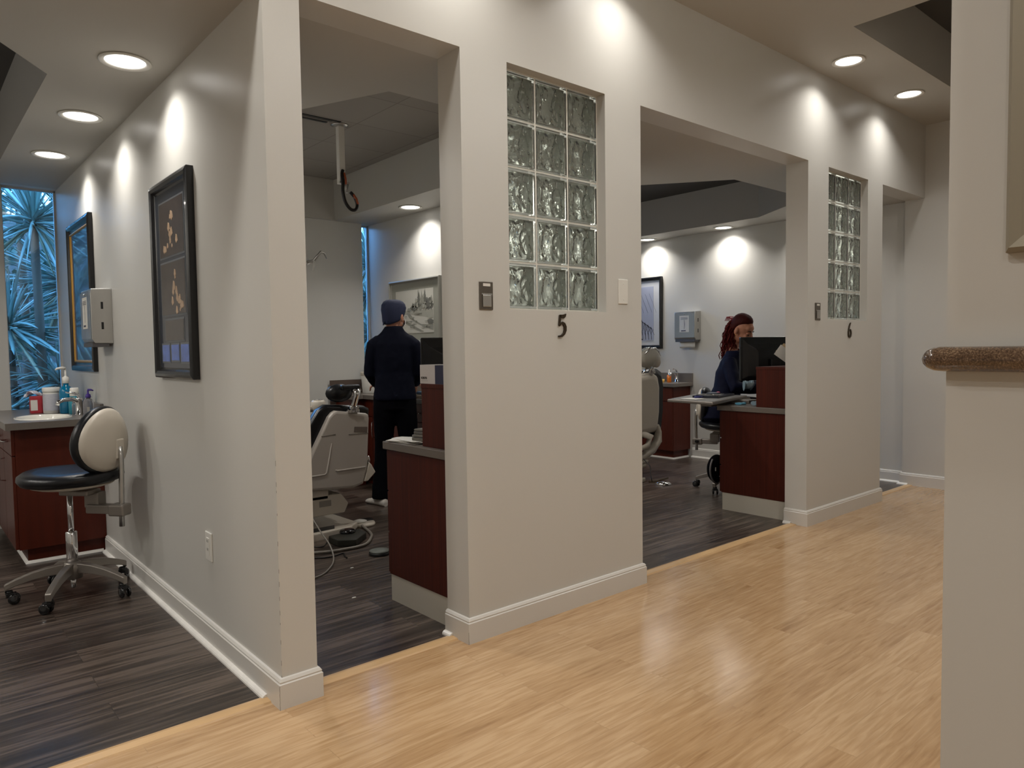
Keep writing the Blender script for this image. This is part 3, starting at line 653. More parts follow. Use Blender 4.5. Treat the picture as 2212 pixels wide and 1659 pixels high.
# ================================================================ THINGS ON THE LEFT COUNTER
TEAL = mat('teal liquid', RGB(0, 110, 150), .15, coat=.5); TEAL2 = mat('turquoise label bottle', RGB(30, 130, 150), .3, coat=.4)
def bottle_prof(r, h, neck=.4): return [(r*.9, 0), (r, .006), (r, h*.72), (r*.85, h*.84), (r*neck, h*.93), (r*neck, h)]
t = thing('pump_bottle', 'tall clear bottle of blue sanitizer with a white pump beside the sink', 'bottle', (-.105, 3.17, .84))
MB().lathe(bottle_prof(.042, .20), (-.105, 3.17, .84), 24).build('bottle_body', TEAL, t)
pu = MB().lathe([(.018, 0), (.02, .002), (.02, .038), (.008, .046), (.006, .05), (.006, .1)], (-.105, 3.17, 1.04), 16).build('pump', WHITE, t)
MB().tube([(-.105, 3.17, 1.138), (-.125, 3.165, 1.142), (-.155, 3.158, 1.137), (-.163, 3.156, 1.128)], [.01, .009, .007, .005], 8).build('nozzle', WHITE, pu)
t = thing('wipes_tub', 'white plastic wipes tub with printed label on the left room counter', 'tub', (-.175, 3.27, .84))
MB().lathe([(.046, 0), (.049, .004), (.049, .138), (.045, .145)], (-.175, 3.27, .84), 32).build('tub_body', WHITE, t)
MB().lathe([(.051, 0), (.052, .003), (.052, .026), (.048, .03)], (-.175, 3.27, .983), 32).build('lid', WHITE, t)
LBL = mat('printed label', RGB(190, 190, 198), .5, var=.25, vscale=60, stretch=(1, 1, 6))
R = [[Vector((-.175+.0497*math.cos(a), 3.27+.0497*math.sin(a), .84+z)) for a in [math.radians(d) for d in range(170, 331, 8)]] for z in (.02, .13)]
MB().rings(R, False, True, close=False).build('label', LBL, t)
t = thing('tissue_box', 'small red and white box with a tissue sticking out beside the wipes tub', 'tissue box', (-.25, 3.36, .84))
RED = mat('red carton', RGB(176, 52, 62), .5, var=.35, vscale=30)
MB().box(-.285, -.215, 3.33, 3.40, .84, .955).build('carton', RED, t, bevel=.004)
MB().box(-.2855, -.2465, 3.3295, 3.3299, .86, .93).build('carton_label', PAPER, t)
mb = MB(); R = []
for i in range(7):
    u = i/6; R.append([Vector((-.225-.085*u+.01*math.sin(k*1.3+i), 3.335+.05*k/6, .957+.04*math.sin(u*2.2)+.012*math.sin(k*2+i*1.7)-.03*u*u)) for k in range(7)]+[Vector((-.225-.085*u+.01*math.sin(k*1.3+i), 3.335+.05*k/6, .954+.04*math.sin(u*2.2)+.012*math.sin(k*2+i*1.7)-.03*u*u)) for k in reversed(range(7))])
mb.rings(R, True, True).build('tissue', mat('tissue', RGB(225, 228, 240), .8), t)
t = thing('soap_bottle', 'turquoise bottle with a white cap in front of the blue pump bottle', 'bottle', (-.075, 3.07, .84))
MB().lathe([(.034, 0), (.036, .004), (.036, .10), (.028, .112), (.026, .118)], (-.075, 3.07, .84), 24).build('bottle_body', TEAL2, t)
MB().lathe([(.027, 0), (.028, .002), (.025, .05), (.022, .054)], (-.075, 3.07, .958), 24).build('cap', WHITE, t)
t = thing('clear_soap_bottle', 'clear soap bottle with a purple pump against the left room wall', 'bottle', (-.045, 2.80, .84))
CLR = mat('clear plastic', (.8, .82, .9, 1), .05, trans=.85, ior=1.4)
MB().lathe([(.028, 0), (.031, .004), (.031, .085), (.022, .105), (.012, .112), (.012, .118)], (-.045, 2.80, .84), 20).build('bottle_body', CLR, t)
PUR = mat('purple plastic', RGB(72, 50, 140), .35)
pu = MB().lathe([(.016, 0), (.017, .002), (.014, .018), (.005, .026), (.005, .048)], (-.045, 2.80, .957), 16).build('pump', PUR, t)
MB().tube([(-.045, 2.80, 1.006), (-.03, 2.79, 1.006), (-.018, 2.785, 1.0)], [.007, .006, .004], 8).build('nozzle', PUR, pu)
MB().box(-.06, -.045, 2.767, 2.7685, .85, .90).build('label', PAPER, t)
t = thing('glass_jar', 'small glass jar with a metal lid between the faucet and the wall', 'jar', (-.07, 2.98, .84))
MB().lathe([(.026, 0), (.028, .003), (.028, .07), (.022, .078)], (-.075, 3.0, .84), 20).build('jar_body', CLR, t)
MB().lathe([(.024, 0), (.025, .002), (.025, .016), (.02, .018)], (-.075, 3.0, .918), 20).build('lid', STEEL, t)

# ================================================================ OPERATOR STOOL
def stool(loc, rz, label):
    t = thing('operator_stool', label, 'stool', loc, rz, 'wheeled operator stools'); T = WM[t.name]
    # seat: rounded cushion on a thin shell
    R = []
    for r, z in ((.10, .565), (.19, .565), (.222, .575), (.236, .595), (.234, .615), (.215, .63), (.15, .634), (.02, .628)):
        R.append([Vector((r*math.cos(a)*1.0+.025, r*math.sin(a)*(1-.08*math.cos(a)), z+.014+.012*math.cos(2*a)*(r/.236)**2*.4)) for a in [2*PI*i/40 for i in range(40)]])
    MB(T).rings(R, True, True).build('seat', VINYL, t)
    MB(T).lathe([(.03, .545), (.16, .548), (.185, .556), (.195, .566)], (.02, 0, .014), 32).build('seat_shell', CREAM, t)
    # back: shell and cushion, lying in a vertical plane facing -x (local)
    def disc(x0, prof, m, nm, k=1.0):
        R = []
        for r, dx in prof:
            ring = []
            for i in range(40):
                a = 2*PI*i/40; yy = r*1.03*math.cos(a); zz = r*.98*math.sin(a); yy *= 1-.10*math.sin(a)
                ring.append(Vector((x0+dx-.9*yy*yy, yy-.01, .80+zz)))
            R.append(ring)
        MB(T).rings(R, True, True).build(nm, m, t)
    disc(.245, [(.01, .03), (.10, .026), (.145, .012), (.162, -.004), (.158, -.012)], CREAM, 'back_shell')
    disc(.225, [(.158, .012), (.171, .004), (.174, -.012), (.165, -.032), (.13, -.046), (.02, -.05)], VINYL, 'back_cushion')
    MB(T).box(.262, .277, .0, .06, .70, .80).build('post_socket', CREAM, t, bevel=.012, seg=3)
    MB(T).tube([(.275, .025, .76), (.284, .02, .72), (.288, .015, .66), (.286, .01, .5), (.282, .01, .36)], .0125, 14, sx=1).build('back_post', STEEL, t)
    mb = MB(T).box(.23, .315, -.025, .045, .415, .475); mb.build('post_clamp', ALU, t, bevel=.01, seg=3)
    MB(T).tube([(.272, .047, .447), (.272, .065, .447)], [.018, .014], 12).build('clamp_knob', BLACK, t)
    mb = MB(T).box(-.02, .14, -.05, .05, .52, .546).box(.10, .245, -.017, .037, .425, .47).box(.08, .16, .0, .06, .45, .53); mb.build('tilt_mechanism', ALU, t, bevel=.006)
    MB(T).lathe([(.0135, .30), (.0135, .53)], (0, 0, 0), 16).build('gas_piston', CHROME, t)
    MB(T).lathe([(.012, .095), (.012, .04), (.0, .035)], (0, 0, 0), 12).build('piston_tip', CHROME, t)
    MB(T).lathe([(.026, .15), (.026, .325), (.021, .33), (.014, .33)], (0, 0, 0), 20).build('gas_sleeve', CHROME, t)
    hub = MB(T).lathe([(.03, .085), (.044, .09), (.046, .15), (.036, .172), (.027, .175)], (0, 0, 0), 24).build('hub', ALU, t)
    for k in range(5):
        a = math.radians(24+72*k)-rz
        pts = []; R = []
        for u in (0, .15, .35, .6, .85, 1.0):
            r = .02+.265*u; zt = .168-.065*u*u; hgt = .05-.02*u if u > .05 else .055; wd = .020-.004*u
            R.append([Vector((r, -wd, zt-hgt)), Vector((r, wd, zt-hgt)), Vector((r, wd*.9, zt)), Vector((r, -wd*.9, zt))])
        R.append([Vector((.289, -.015, .062)), Vector((.289, .015, .062)), Vector((.292, .014, .098)), Vector((.292, -.014, .098))])
        M = T @ Matrix.Rotation(a, 4, 'Z')
        MB(M).rings(R, True, False).build('leg', ALU, t, bevel=.004)
        M2 = M @ Matrix.Translation((.272, 0, 0)) @ Matrix.Rotation(k*1.3+.6, 4, 'Z')
        ca = MB(M2).lathe([(.014, .048), (.017, .052), (.017, .068), (.008, .07)], (0, 0, 0), 12).box(-.014, .03, -.017, .017, .035, .058).build('caster', BLACK, t, bevel=.006)
        mb = MB(M2)
        for s in (-1, 1): mb.lathe([(.0, -.007), (.02, -.007), (.026, -.003), (.026, .003), (.02, .007), (.0, .007)], (.02, s*.0165, .0262), 20, Matrix.Rotation(PI/2, 3, 'X'))
        mb.build('wheel', BLACKG, ca)
    return t
st = stool((-.315, 1.86, 0), math.radians(-50), 'wheeled stool with a black seat and round cream back beside the left room wall')
s2 = dup(st, (4.43, 1.07, 0), math.radians(112), 'wheeled stool with a cream back under the seated person'); s2.scale = (1, 1, .9)

# ================================================================ DESKS BEHIND THE PIERS
def desk(name, x, label, grp):
    t = thing(name, label, 'desk', (x, .17, 0), 0, grp)
    y0, y1 = .172, .70
    MB().box(x, x+.34, y0, y1-.012, .13, .742).build('pedestal', CHERRYD, t, bevel=.0015)
    MB().box(x+.003, x+.335, y0+.003, y1-.02, .0, .13).build('kick_plate', mat('almond kick plate', RGB(196, 190, 176), .4), t)
    d = .742-.13
    for k in range(3):
        dr = MB().box(x+.005, x+.335, y1-.012, y1+.004, .135+k*d/3, .13+(k+1)*d/3-.004).build('drawer', CHERRYD, t, bevel=.001)
        zc = .13+(k+.7)*d/3; MB().tube([(x+.12, y1+.003, zc), (x+.12, y1+.025, zc), (x+.22, y1+.025, zc), (x+.22, y1+.003, zc)], .004, 8).build('handle', STEEL, dr)
    MB().box(x+1.0, x+1.02, y0, y1-.02, 0, .742).build('side_panel', CHERRYD, t)
    MB().box(x+.34, x+1.0, y0, y0+.015, .1, .742).build('modesty_panel', CHERRYD, t)
    MB().box(x-.008, x+1.03, y0-.001, y1+.02, .744, .782).build('desktop', COUNTER, t, bevel=.003)
    # raised hutch along the pier
    hx = x+.025
    MB().box(hx, hx+.02, y0, .415, .783, 1.052).build('hutch_side', CHERRYD, t)
    MB().box(x+1.0, x+1.02, y0, .415, .783, 1.052).build('hutch_side', CHERRYD, t)
    MB().box(hx+.02, x+1.0, y0, y0+.012, .783, 1.052).build('hutch_back', CHERRYD, t)
    MB().box(hx-.002, x+1.022, y0, .418, 1.052, 1.072).build('hutch_top', CHERRYD, t, bevel=.001)
    return t
desk('reception_desk', .845, 'brown laminate desk with metal boxes on it behind the pier numbered 5', 'brown desks behind the piers')
desk('reception_desk', 3.71, 'reddish brown laminate desk behind the pier numbered 6', 'brown desks behind the piers')
def monitor(label, a, ang, wd, z0, z1, zbase, stand=True, badge=False):
    t = thing('computer_monitor', label, 'monitor', (a[0], a[1], zbase), ang, 'black computer monitors seen from behind'); T = WM[t.name]
    # local: x along the screen width, +y towards the screen side
    h = z1-z0; zz = z0-zbase
    MB(T).box(0, wd, 0, .03, zz, zz+h).build('bezel', BLACK, t, bevel=.006)
    R = [[Vector((x_, y_, z_)) for x_, z_ in ((wd*i0, zz+h*j0), (wd*(1-i0), zz+h*j0), (wd*(1-i0), zz+h*(1-j1)), (wd*i0, zz+h*(1-j1)))] for y_, i0, j0, j1 in ((0, .02, .03, .02), (-.022, .1, .1, .16), (-.045, .2, .12, .26), (-.055, .24, .16, .34))]
    MB(T).rings(R, True, False).build('rear_cover', BLACK, t, bevel=.004)
    MB(T).box(.012, wd-.012, .0295, .031, zz+.015, zz+h-.015).build('screen', BLACKG, t)
    if stand:
        MB(T).box(wd/2-.04, wd/2+.04, -.085, -.05, .02, zz+h*.5).build('stand_neck', BLACK, t, bevel=.006)
        MB(T).lathe([(.12, 0), (.12, .008), (.03, .02)], (wd/2, -.04, 0), 30).build('stand_foot', BLACK, t)
    if badge: MB(T).box(wd*.44, wd*.56, -.0565, -.055, zz+h*.22, zz+h*.28).build('badge', STEEL, t)
    return t
monitor('black monitor back above the white and blue carton in the middle room', (1.035, .665), math.atan2(-.52, .85), .48, .99, 1.287, .783)
monitor('black monitor back in front of the seated person in the right room', (4.0, .705), math.atan2(-.52, .85), .50, .955, 1.29, .783, badge=True)
# carton on the middle hutch
t = thing('glove_carton', 'white and navy carton with dark lettering on the desk hutch', 'box', (.96, .3, 1.072))
CART = mat('white carton', RGB(198, 192, 188), .5); CNAVY = mat('navy carton', RGB(44, 46, 70), .5)
MB().box(.872, .98, .308, .428, 1.0725, 1.158).build('white_end', CART, t)
MB().box(.8725, .98, .19, .308, 1.0725, 1.156).build('navy_end', CNAVY, t)
text_mesh('lettering', 'K3K/76', .015, Matrix.Translation((.8715, .395, 1.098)) @ Matrix(((0, 0, -1, 0), (-1, 0, 0, 0), (0, 1, 0, 0), (0, 0, 0, 1))), BLACK, t)
mb = MB().box(.87145, .872, .365, .42, 1.085, 1.0865).build('fine_print', mat('grey ink', RGB(150, 146, 142), .6), t)
mb = MB(); R = []
for i in range(6): R.append([Vector((.91+.02*math.sin(i), .205+.035*k/5+.01*math.sin(i*2), 1.157+.02*math.sin(i*.6)+.006*math.sin(k*2+i))) for k in range(6)]+[Vector((.91+.02*math.sin(i), .205+.035*k/5, 1.15)) for k in reversed(range(6))])
MB().tube([(.93, .24, 1.155), (.925, .235, 1.172), (.905, .225, 1.18), (.875, .215, 1.172), (.868, .21, 1.155), (.868, .212, 1.135)], [.018, .02, .018, .014, .011, .008], 8).build('glove_pulled_out', mat('violet glove', RGB(66, 66, 104), .5), t)
# stacks on the middle desk
def case(x, y, z, w_, d, h, rz, label, m):
    t = thing('flat_metal_case', label, 'case', (x, y, z), rz, 'flat metal cases stacked on the desk'); T = WM[t.name]
    MB(T).box(-w_/2, w_/2, -d/2, d/2, 0, h*.55).build('tray', m, t, bevel=.003)
    MB(T).box(-w_/2, w_/2, -d/2, d/2, h*.55+.001, h).build('lid', m, t, bevel=.005)
    return t
CASEM = mat('pewter case', RGB(120, 116, 108), .4, .4)
case(.985, .49, .797, .17, .13, .028, .2, 'lower grey metal case on the papers beside the hutch', CASEM); case(.99, .485, .826, .165, .125, .026, .15, 'upper grey metal case beside the hutch', CASEM)
MB_ = MB().box(-.006+.96, .97+.02, .475, .505, .8525, .8545)
tag(MB_.build('paper_strip', PAPER), 'small white paper strip lying on the upper metal case', 'paper')
for k, (x, y, a, lb) in enumerate(((.94, .60, .12, 'lowest loose paper sheet at the desk corner'), (.945, .59, .3, 'middle loose paper sheet under the metal cases'), (.95, .58, -.08, 'top loose paper sheet under the metal cases'))):
    T = Matrix.Translation((x, y, .783+.0042*k)) @ Matrix.Rotation(a, 4, 'Z')
    R = [[Vector((-.085+.17*i/6, -.11, .001+.006*(i/6-.5)**2*(k))), Vector((-.085+.17*i/6, .11, .001+.004*math.sin(i))), Vector((-.085+.17*i/6, .11, .0035+.004*math.sin(i))), Vector((-.085+.17*i/6, -.11, .0035+.006*(i/6-.5)**2*k))] for i in range(7)]
    tag(MB(T).rings(R, True, False).build('paper_sheet', PAPER), lb, 'paper', 'loose sheets on the middle desk')
# folders fanned on the right hutch
FOLD = mat('manila folder', RGB(206, 180, 140), .7)
for k in range(5):
    an = math.radians(100+11*k); base_ = Vector((4.33, .40, 1.074)); d = Vector((math.cos(an)*.766, -math.cos(an)*.643, math.sin(an)))
    dd = Vector((.643, .766, 0))*.0
    T = Matrix.Translation(base_+Vector((-.31, -.07, 0))+Vector((.643, .766, 0))*(-.012*k))
    u = d; v = Vector((math.sin(an)*.766, -math.sin(an)*.643, -math.cos(an)))
    q = [Vector((0, 0, 0)), u*.14, u*.14+v*.085, v*.085]; q = [p-v*.01+Vector((0, 0, .012)) for p in q]
    th = Vector((.643, .766, 0))*.002
    tag(MB(T).add(q+[p+th for p in q], [(0, 1, 2, 3), (7, 6, 5, 4), (0, 4, 5, 1), (1, 5, 6, 2), (2, 6, 7, 3), (3, 7, 4, 0)]).build('file_folder', FOLD if k % 2 else PAPER), ['rightmost upright', 'second upright', 'middle leaning', 'fourth leaning', 'lowest leaning'][k]+' sheet in the fan of papers at the desk hutch in the right room', 'paper', 'fanned papers at the right monitor')
# blue wrapper and packet on the right desk
BLU = mat('blue wrapper', RGB(90, 150, 175), .4); CELLO = mat('silver blue film', RGB(150, 175, 190), .2, .3)
R = [[Vector((3.80+.11*i/8+.01*math.sin(i), .60+.02*math.sin(i*1.1)+.03*math.cos(2*PI*k/8)*(1-.1*i), .792+.008*math.sin(2*PI*k/8))) for k in range(8)] for i in range(9)]
tag(MB().rings(R).build('blue_wrapper', BLU), 'pale blue wrapper at the front of the right room desk', 'wrapper')
R = [[Vector((3.80+.13*i/8, .47+.03*math.cos(2*PI*k/10)*(1+.2*math.sin(i*2))+.006*math.sin(i*3), .803+(.012+.006*math.sin(i*2.3+k))*math.sin(2*PI*k/10))) for k in range(10)] for i in range(9)]
tag(MB().rings(R).build('crumpled_packet', CELLO), 'crumpled pale plastic packet beside the hutch on the right room desk', 'packet')

# ================================================================ INSTRUMENT TABLE (right room)
t = thing('instrument_table', 'grey instrument table swung out over the desk in front of the cherry cabinet', 'table', (4.04, .7, .784))
q = [(3.38, .50), (4.32, .74), (4.12, 1.21), (3.45, 1.04)]
def shrink(q, s):
    cx_ = sum(p[0] for p in q)/4; cy_ = sum(p[1] for p in q)/4; return [(cx_+(p[0]-cx_)*s, cy_+(p[1]-cy_)*s) for p in q]
q = [(3.40, .555), (4.17, .752), (4.06, 1.17), (3.45, .985)]
MB().xy(q, .808, .83).build('table_top', ALU, t, bevel=.006, seg=3)
MB().xy(shrink(q, .94), .830, .832).build('silicone_mat', mat('grey mat', RGB(120, 118, 114), .4), t)
MB().box(3.72, 4.27, .78, .88, .765, .808).build('support_arm', ALU, t, bevel=.008)
MB().box(3.98, 4.10, .62, .80, .784, .808).build('desk_bracket', ALU, t, bevel=.003)
t = thing('instrument_tray', 'dark tray of instruments lying on the instrument table', 'tray', (3.86, .86, .832), .25); T = WM[t.name]
MB(T).box(-.17, .21, -.1, .1, 0, .006).box(-.17, .21, -.1, -.094, .006, .016).box(-.17, .21, .094, .1, .006, .016).box(-.17, -.164, -.1, .1, .006, .016).box(.204, .21, -.1, .1, .006, .016).build('tray_pan', mat('slate tray', RGB(44, 46, 56), .4), t)
random.seed(11)
for k in range(9):
    y = -.08+.02*k; x = random.uniform(-.15, -.1); L_ = random.uniform(.14, .2); a = random.uniform(-.1, .1)
    tag(MB(T).tube([(x, y, .0195), (x+L_*.3, y+a*.03, .0195), (x+L_*.7, y+a*.08, .0195), (x+L_, y+a*.1, .022)], [.002, .0035, .0035, .001], 6).build('dental_instrument', STEEL), 'slim steel hand instrument in the dark tray, '+['nearest its front edge', 'second from its front edge', 'third from its front edge', 'fourth from its front edge', 'in the very middle', 'fourth from its back edge', 'third from its back edge', 'second from its back edge', 'nearest its back edge'][k], 'instrument', 'steel instruments in the tray')
tag(MB(T).ell((.12, .0, .025), (.022, .014, .008)).build('pink_sponge', mat('pink foam', RGB(205, 96, 120), .8)), 'small pink piece lying in the dark tray', 'sponge')
tag(MB(T).box(-.03, .06, -.03, .04, .0245, .031).build('grey_cassette', mat('grey cassette', RGB(90, 98, 110), .4)), 'flat grey case lying across the tray instruments', 'case')
tag(MB().tube([(3.60, .845, .8425), (3.64, .83, .8435), (3.68, .835, .8425)], [.008, .01, .007], 10).build('marker', mat('blue cap', RGB(40, 44, 110), .4)), 'short dark blue marker at the left end of the instrument tray', 'marker')
tag(MB().box(3.50, 3.62, .76, .90, .8325, .8355).build('paper_sheet', PAPER), 'white sheet on the left part of the instrument table', 'paper')
t = thing('round_bag', 'black round bag with small white marks on the floor at the desk corner', 'bag', (4.12, 1.0, .1))
MB().ell((4.12, 1.0, .222), (.105, .06, .115), n=28, m=18).build('bag_body', BLACKC, t)
MB().tube([(4.12+.11*math.cos(a), .985, .222+.12*math.sin(a)) for a in [PI*.75+PI*.75*k/16 for k in range(17)]], .008, 8).build('pale_rim', mat('pale rubber', RGB(120, 116, 116), .5), t)
MB().box(4.04, 4.05, .955, .959, .215, .245).box(4.08, 4.10, .945, .949, .165, .17).build('white_marks', PAPER, t)
# orange bottle
t = thing('orange_bottle', 'small orange liquid bottle beside the chrome faucet in the right room', 'bottle', (5.55, 2.52, .83))
MB().lathe([(.022, 0), (.024, .003), (.024, .075), (.014, .085)], (5.55, 2.55, .83), 18).build('bottle_body', mat('orange liquid', RGB(230, 120, 20), .2, coat=.5), t)
MB().lathe([(.012, 0), (.013, .002), (.013, .02), (.004, .024), (.004, .055)], (5.55, 2.55, .916), 14).build('pump', WHITE, t)
t = thing('yellow_cup', 'tiny yellow cup beside the orange bottle', 'cup', (5.52, 2.61, .83))
MB().lathe([(.012, 0), (.013, .002), (.018, .035), (.016, .035), (.011, .004)], (5.52, 2.61, .83), 16).build('cup_body', mat('yellow plastic', RGB(225, 180, 90), .4), t)

# ================================================================ DENTAL CHAIRS
def dental_chair_front():
    t = thing('dental_chair', 'grey dental chair with a black headrest seen from behind in the middle room', 'dental chair', (1.25, 2.2, 0))
    y = 2.0
    out = [(1.215, .815), (1.235, .828), (1.47, .802), (1.493, .788), (1.497, .765), (1.478, .435), (1.445, .31), (1.0, .36), (.98, .40), (1.09, .58), (1.175, .76)]
    out = [(1.222, .822), (1.245, .832), (1.47, .800), (1.487, .790), (1.492, .77), (1.47, .43), (1.435, .318), (1.36, .300), (.99, .325), (.96, .35), (1.075, .58), (1.195, .795)]
    R = []
    def off(k): # inset towards centre
        cx_ = 1.27; cz_ = .57; return [(cx_+(a-cx_)*k, cz_+(b-cz_)*k) for a, b in out]
    MB().rings([[Vector((a, y+dy, b)) for a, b in off(k)] for k, dy in ((.93, .0), (.975, .004), (1.0, .016), (1.0, .045))], True, False).build('back_shell', GREYP, t, bevel=.003)
    # embossed ribs
    RB = mat('shell rib plastic', RGB(188, 180, 171), .4)
    MB().tube([(.99, y-.001, .415), (1.15, y-.001, .418), (1.165, y-.001, .43), (1.205, y-.001, .62)], [.006, .006, .006, .003], 8).build('rib', GREYP, t)
    MB().tube([(1.45, y-.001, .435), (1.24, y-.001, .432), (1.228, y-.001, .44)], [.006, .006, .006], 8).build('rib', GREYP, t)
    MB().tube([(1.135, y, .672), (1.235, y, .676)], .003, 6).build('seam', mat('shell seam', RGB(120, 113, 106), .5), t); MB().tube([(1.33, y, .668), (1.478, y, .664)], .003, 6).build('seam', MATS['shell seam'], t)
    MB().xz([(1.375, .716), (1.472, .708), (1.468, .668+.0), (1.468, .67), (1.37, .68)], y-.003, y+.002).build('name_badge', mat('grey badge', RGB(112, 102, 96), .4, .3), t)
    # cushion in front of shell (towards the window)
    cush = [(1.14, .84), (1.2, .872), (1.48, .85), (1.52, .83), (1.50, .45), (1.46, .36), (.9, .36), (.86, .42), (1.0, .64)]
    MB().rings([[Vector((1.24+(a-1.24)*k, y+dy, .6+(b-.6)*k)) for a, b in cush] for k, dy in ((.96, .045), (1.0, .06), (1.0, .11), (.95, .135), (.8, .14))], True, True).build('back_cushion', VINYL, t, bevel=.008)
    MB().rings([[Vector((x_, yy, .40+dz)) for x_, dz in ((.98, 0), (1.0, .07), (1.25, .085), (1.48, .07), (1.5, 0), (1.25, -.03))] for yy in (2.14, 2.3, 2.6, 2.9)]+[[Vector((x_, 3.45, .36+dz)) for x_, dz in ((1.1, 0), (1.12, .06), (1.25, .07), (1.38, .06), (1.4, 0), (1.25, -.03))]], True, True).build('seat_cushion', VINYL, t, bevel=.01)
    MB().box(1.05, 1.42, 2.12, 2.95, .31, .37).build('seat_frame', GREYP, t, bevel=.01)
    # headrest with chrome bracket
    MB().ell((1.295, 2.055, .945), (.098, .045, .062)).build('headrest', VINYL, t)
    MB().box(1.29, 1.43, 2.0, 2.05, .965, 1.0).build('headrest_top', VINYL, t, bevel=.012, seg=3)
    MB().tube([(1.365, 1.995, .815), (1.368, 1.985, .86), (1.385, 1.975, .93), (1.39, 1.98, .965)], [.016, .014, .015, .02], 12, sx=1.5).build('headrest_post', CHROME, t)
    for (a, b) in ((1.345, .85), (1.385, .848), (1.37, .96), (1.405, .962)):
        MB().tube([(a, 1.968, b), (a, 2.0, b)], [.012, .012], 12).build('chrome_knuckle', CHROME, t)
    MB().box(1.325, 1.41, 1.985, 2.02, .81, .835).build('post_bracket', CHROME, t, bevel=.005)
    # arm pivot on the right side
    MB().xz([(1.47, .43), (1.485, .46), (1.50, .445), (1.53, .39), (1.47, .335), (1.44, .335)], 2.0, 2.07).build('arm_pivot', CREAM, t, bevel=.006)
    MB().lathe([(.012, 0), (.012, .03), (.006, .05)], (1.485, 2.02, .455), 12).build('pivot_knob', CHROME, t)
    # lift column, base box and plate
    MB().box(1.06, 1.20, 2.05, 2.5, .24, .32).build('lift_arm', CREAM, t, bevel=.008)
    bx = [(1.30, .262), (1.345, .205), (1.31, .14), (.92, .14), (.9, .262)]
    MB().xz([(1.29, .268), (1.345, .195), (1.315, .135), (.9, .135), (.9, .268)], 2.05, 2.75).build('base_housing', CREAM, t, bevel=.008)
    MB().box(1.13, 1.215, 2.0485, 2.05, .195, .235).build('rating_label', mat('grey sticker', RGB(150, 144, 136), .5), t)
    MB().xy([(.85, 1.93), (1.33, 1.99), (1.43, 2.09), (1.40, 2.9), (.85, 2.9)], 0, .045).build('base_plate', CREAM, t, bevel=.008)
    MB().xy([(.9, 2.0), (1.22, 2.02), (1.26, 2.1), (.9, 2.1)], .045, .048).build('base_inlay', BLACK, t)
    return t
dental_chair_front()
# neighbouring chrome and cream cuspidor cap at the left edge
t = thing('cuspidor_arm', 'cream capped arm at the left edge behind the middle room dental chair', 'dental unit', (1.13, 2.35, 0))
MB().lathe([(.035, 0), (.05, .02), (.052, .07), (.04, .085)], (1.285, 2.35, .80), 24).build('cap', CREAM, t); MB().lathe([(.03, 0), (.032, .006)], (1.285, 2.35, .885), 20).build('rim', STEEL, t)
MB().tube([(1.285, 2.35, .83), (1.1, 2.38, .815), (.85, 2.42, .78), (.62, 2.45, .6), (.6, 2.45, .02)], .022, 12).build('support', CREAM, t); MB().lathe([(.14, 0), (.14, .012), (.03, .03)], (.6, 2.45, 0), 24).build('foot', CREAM, t)

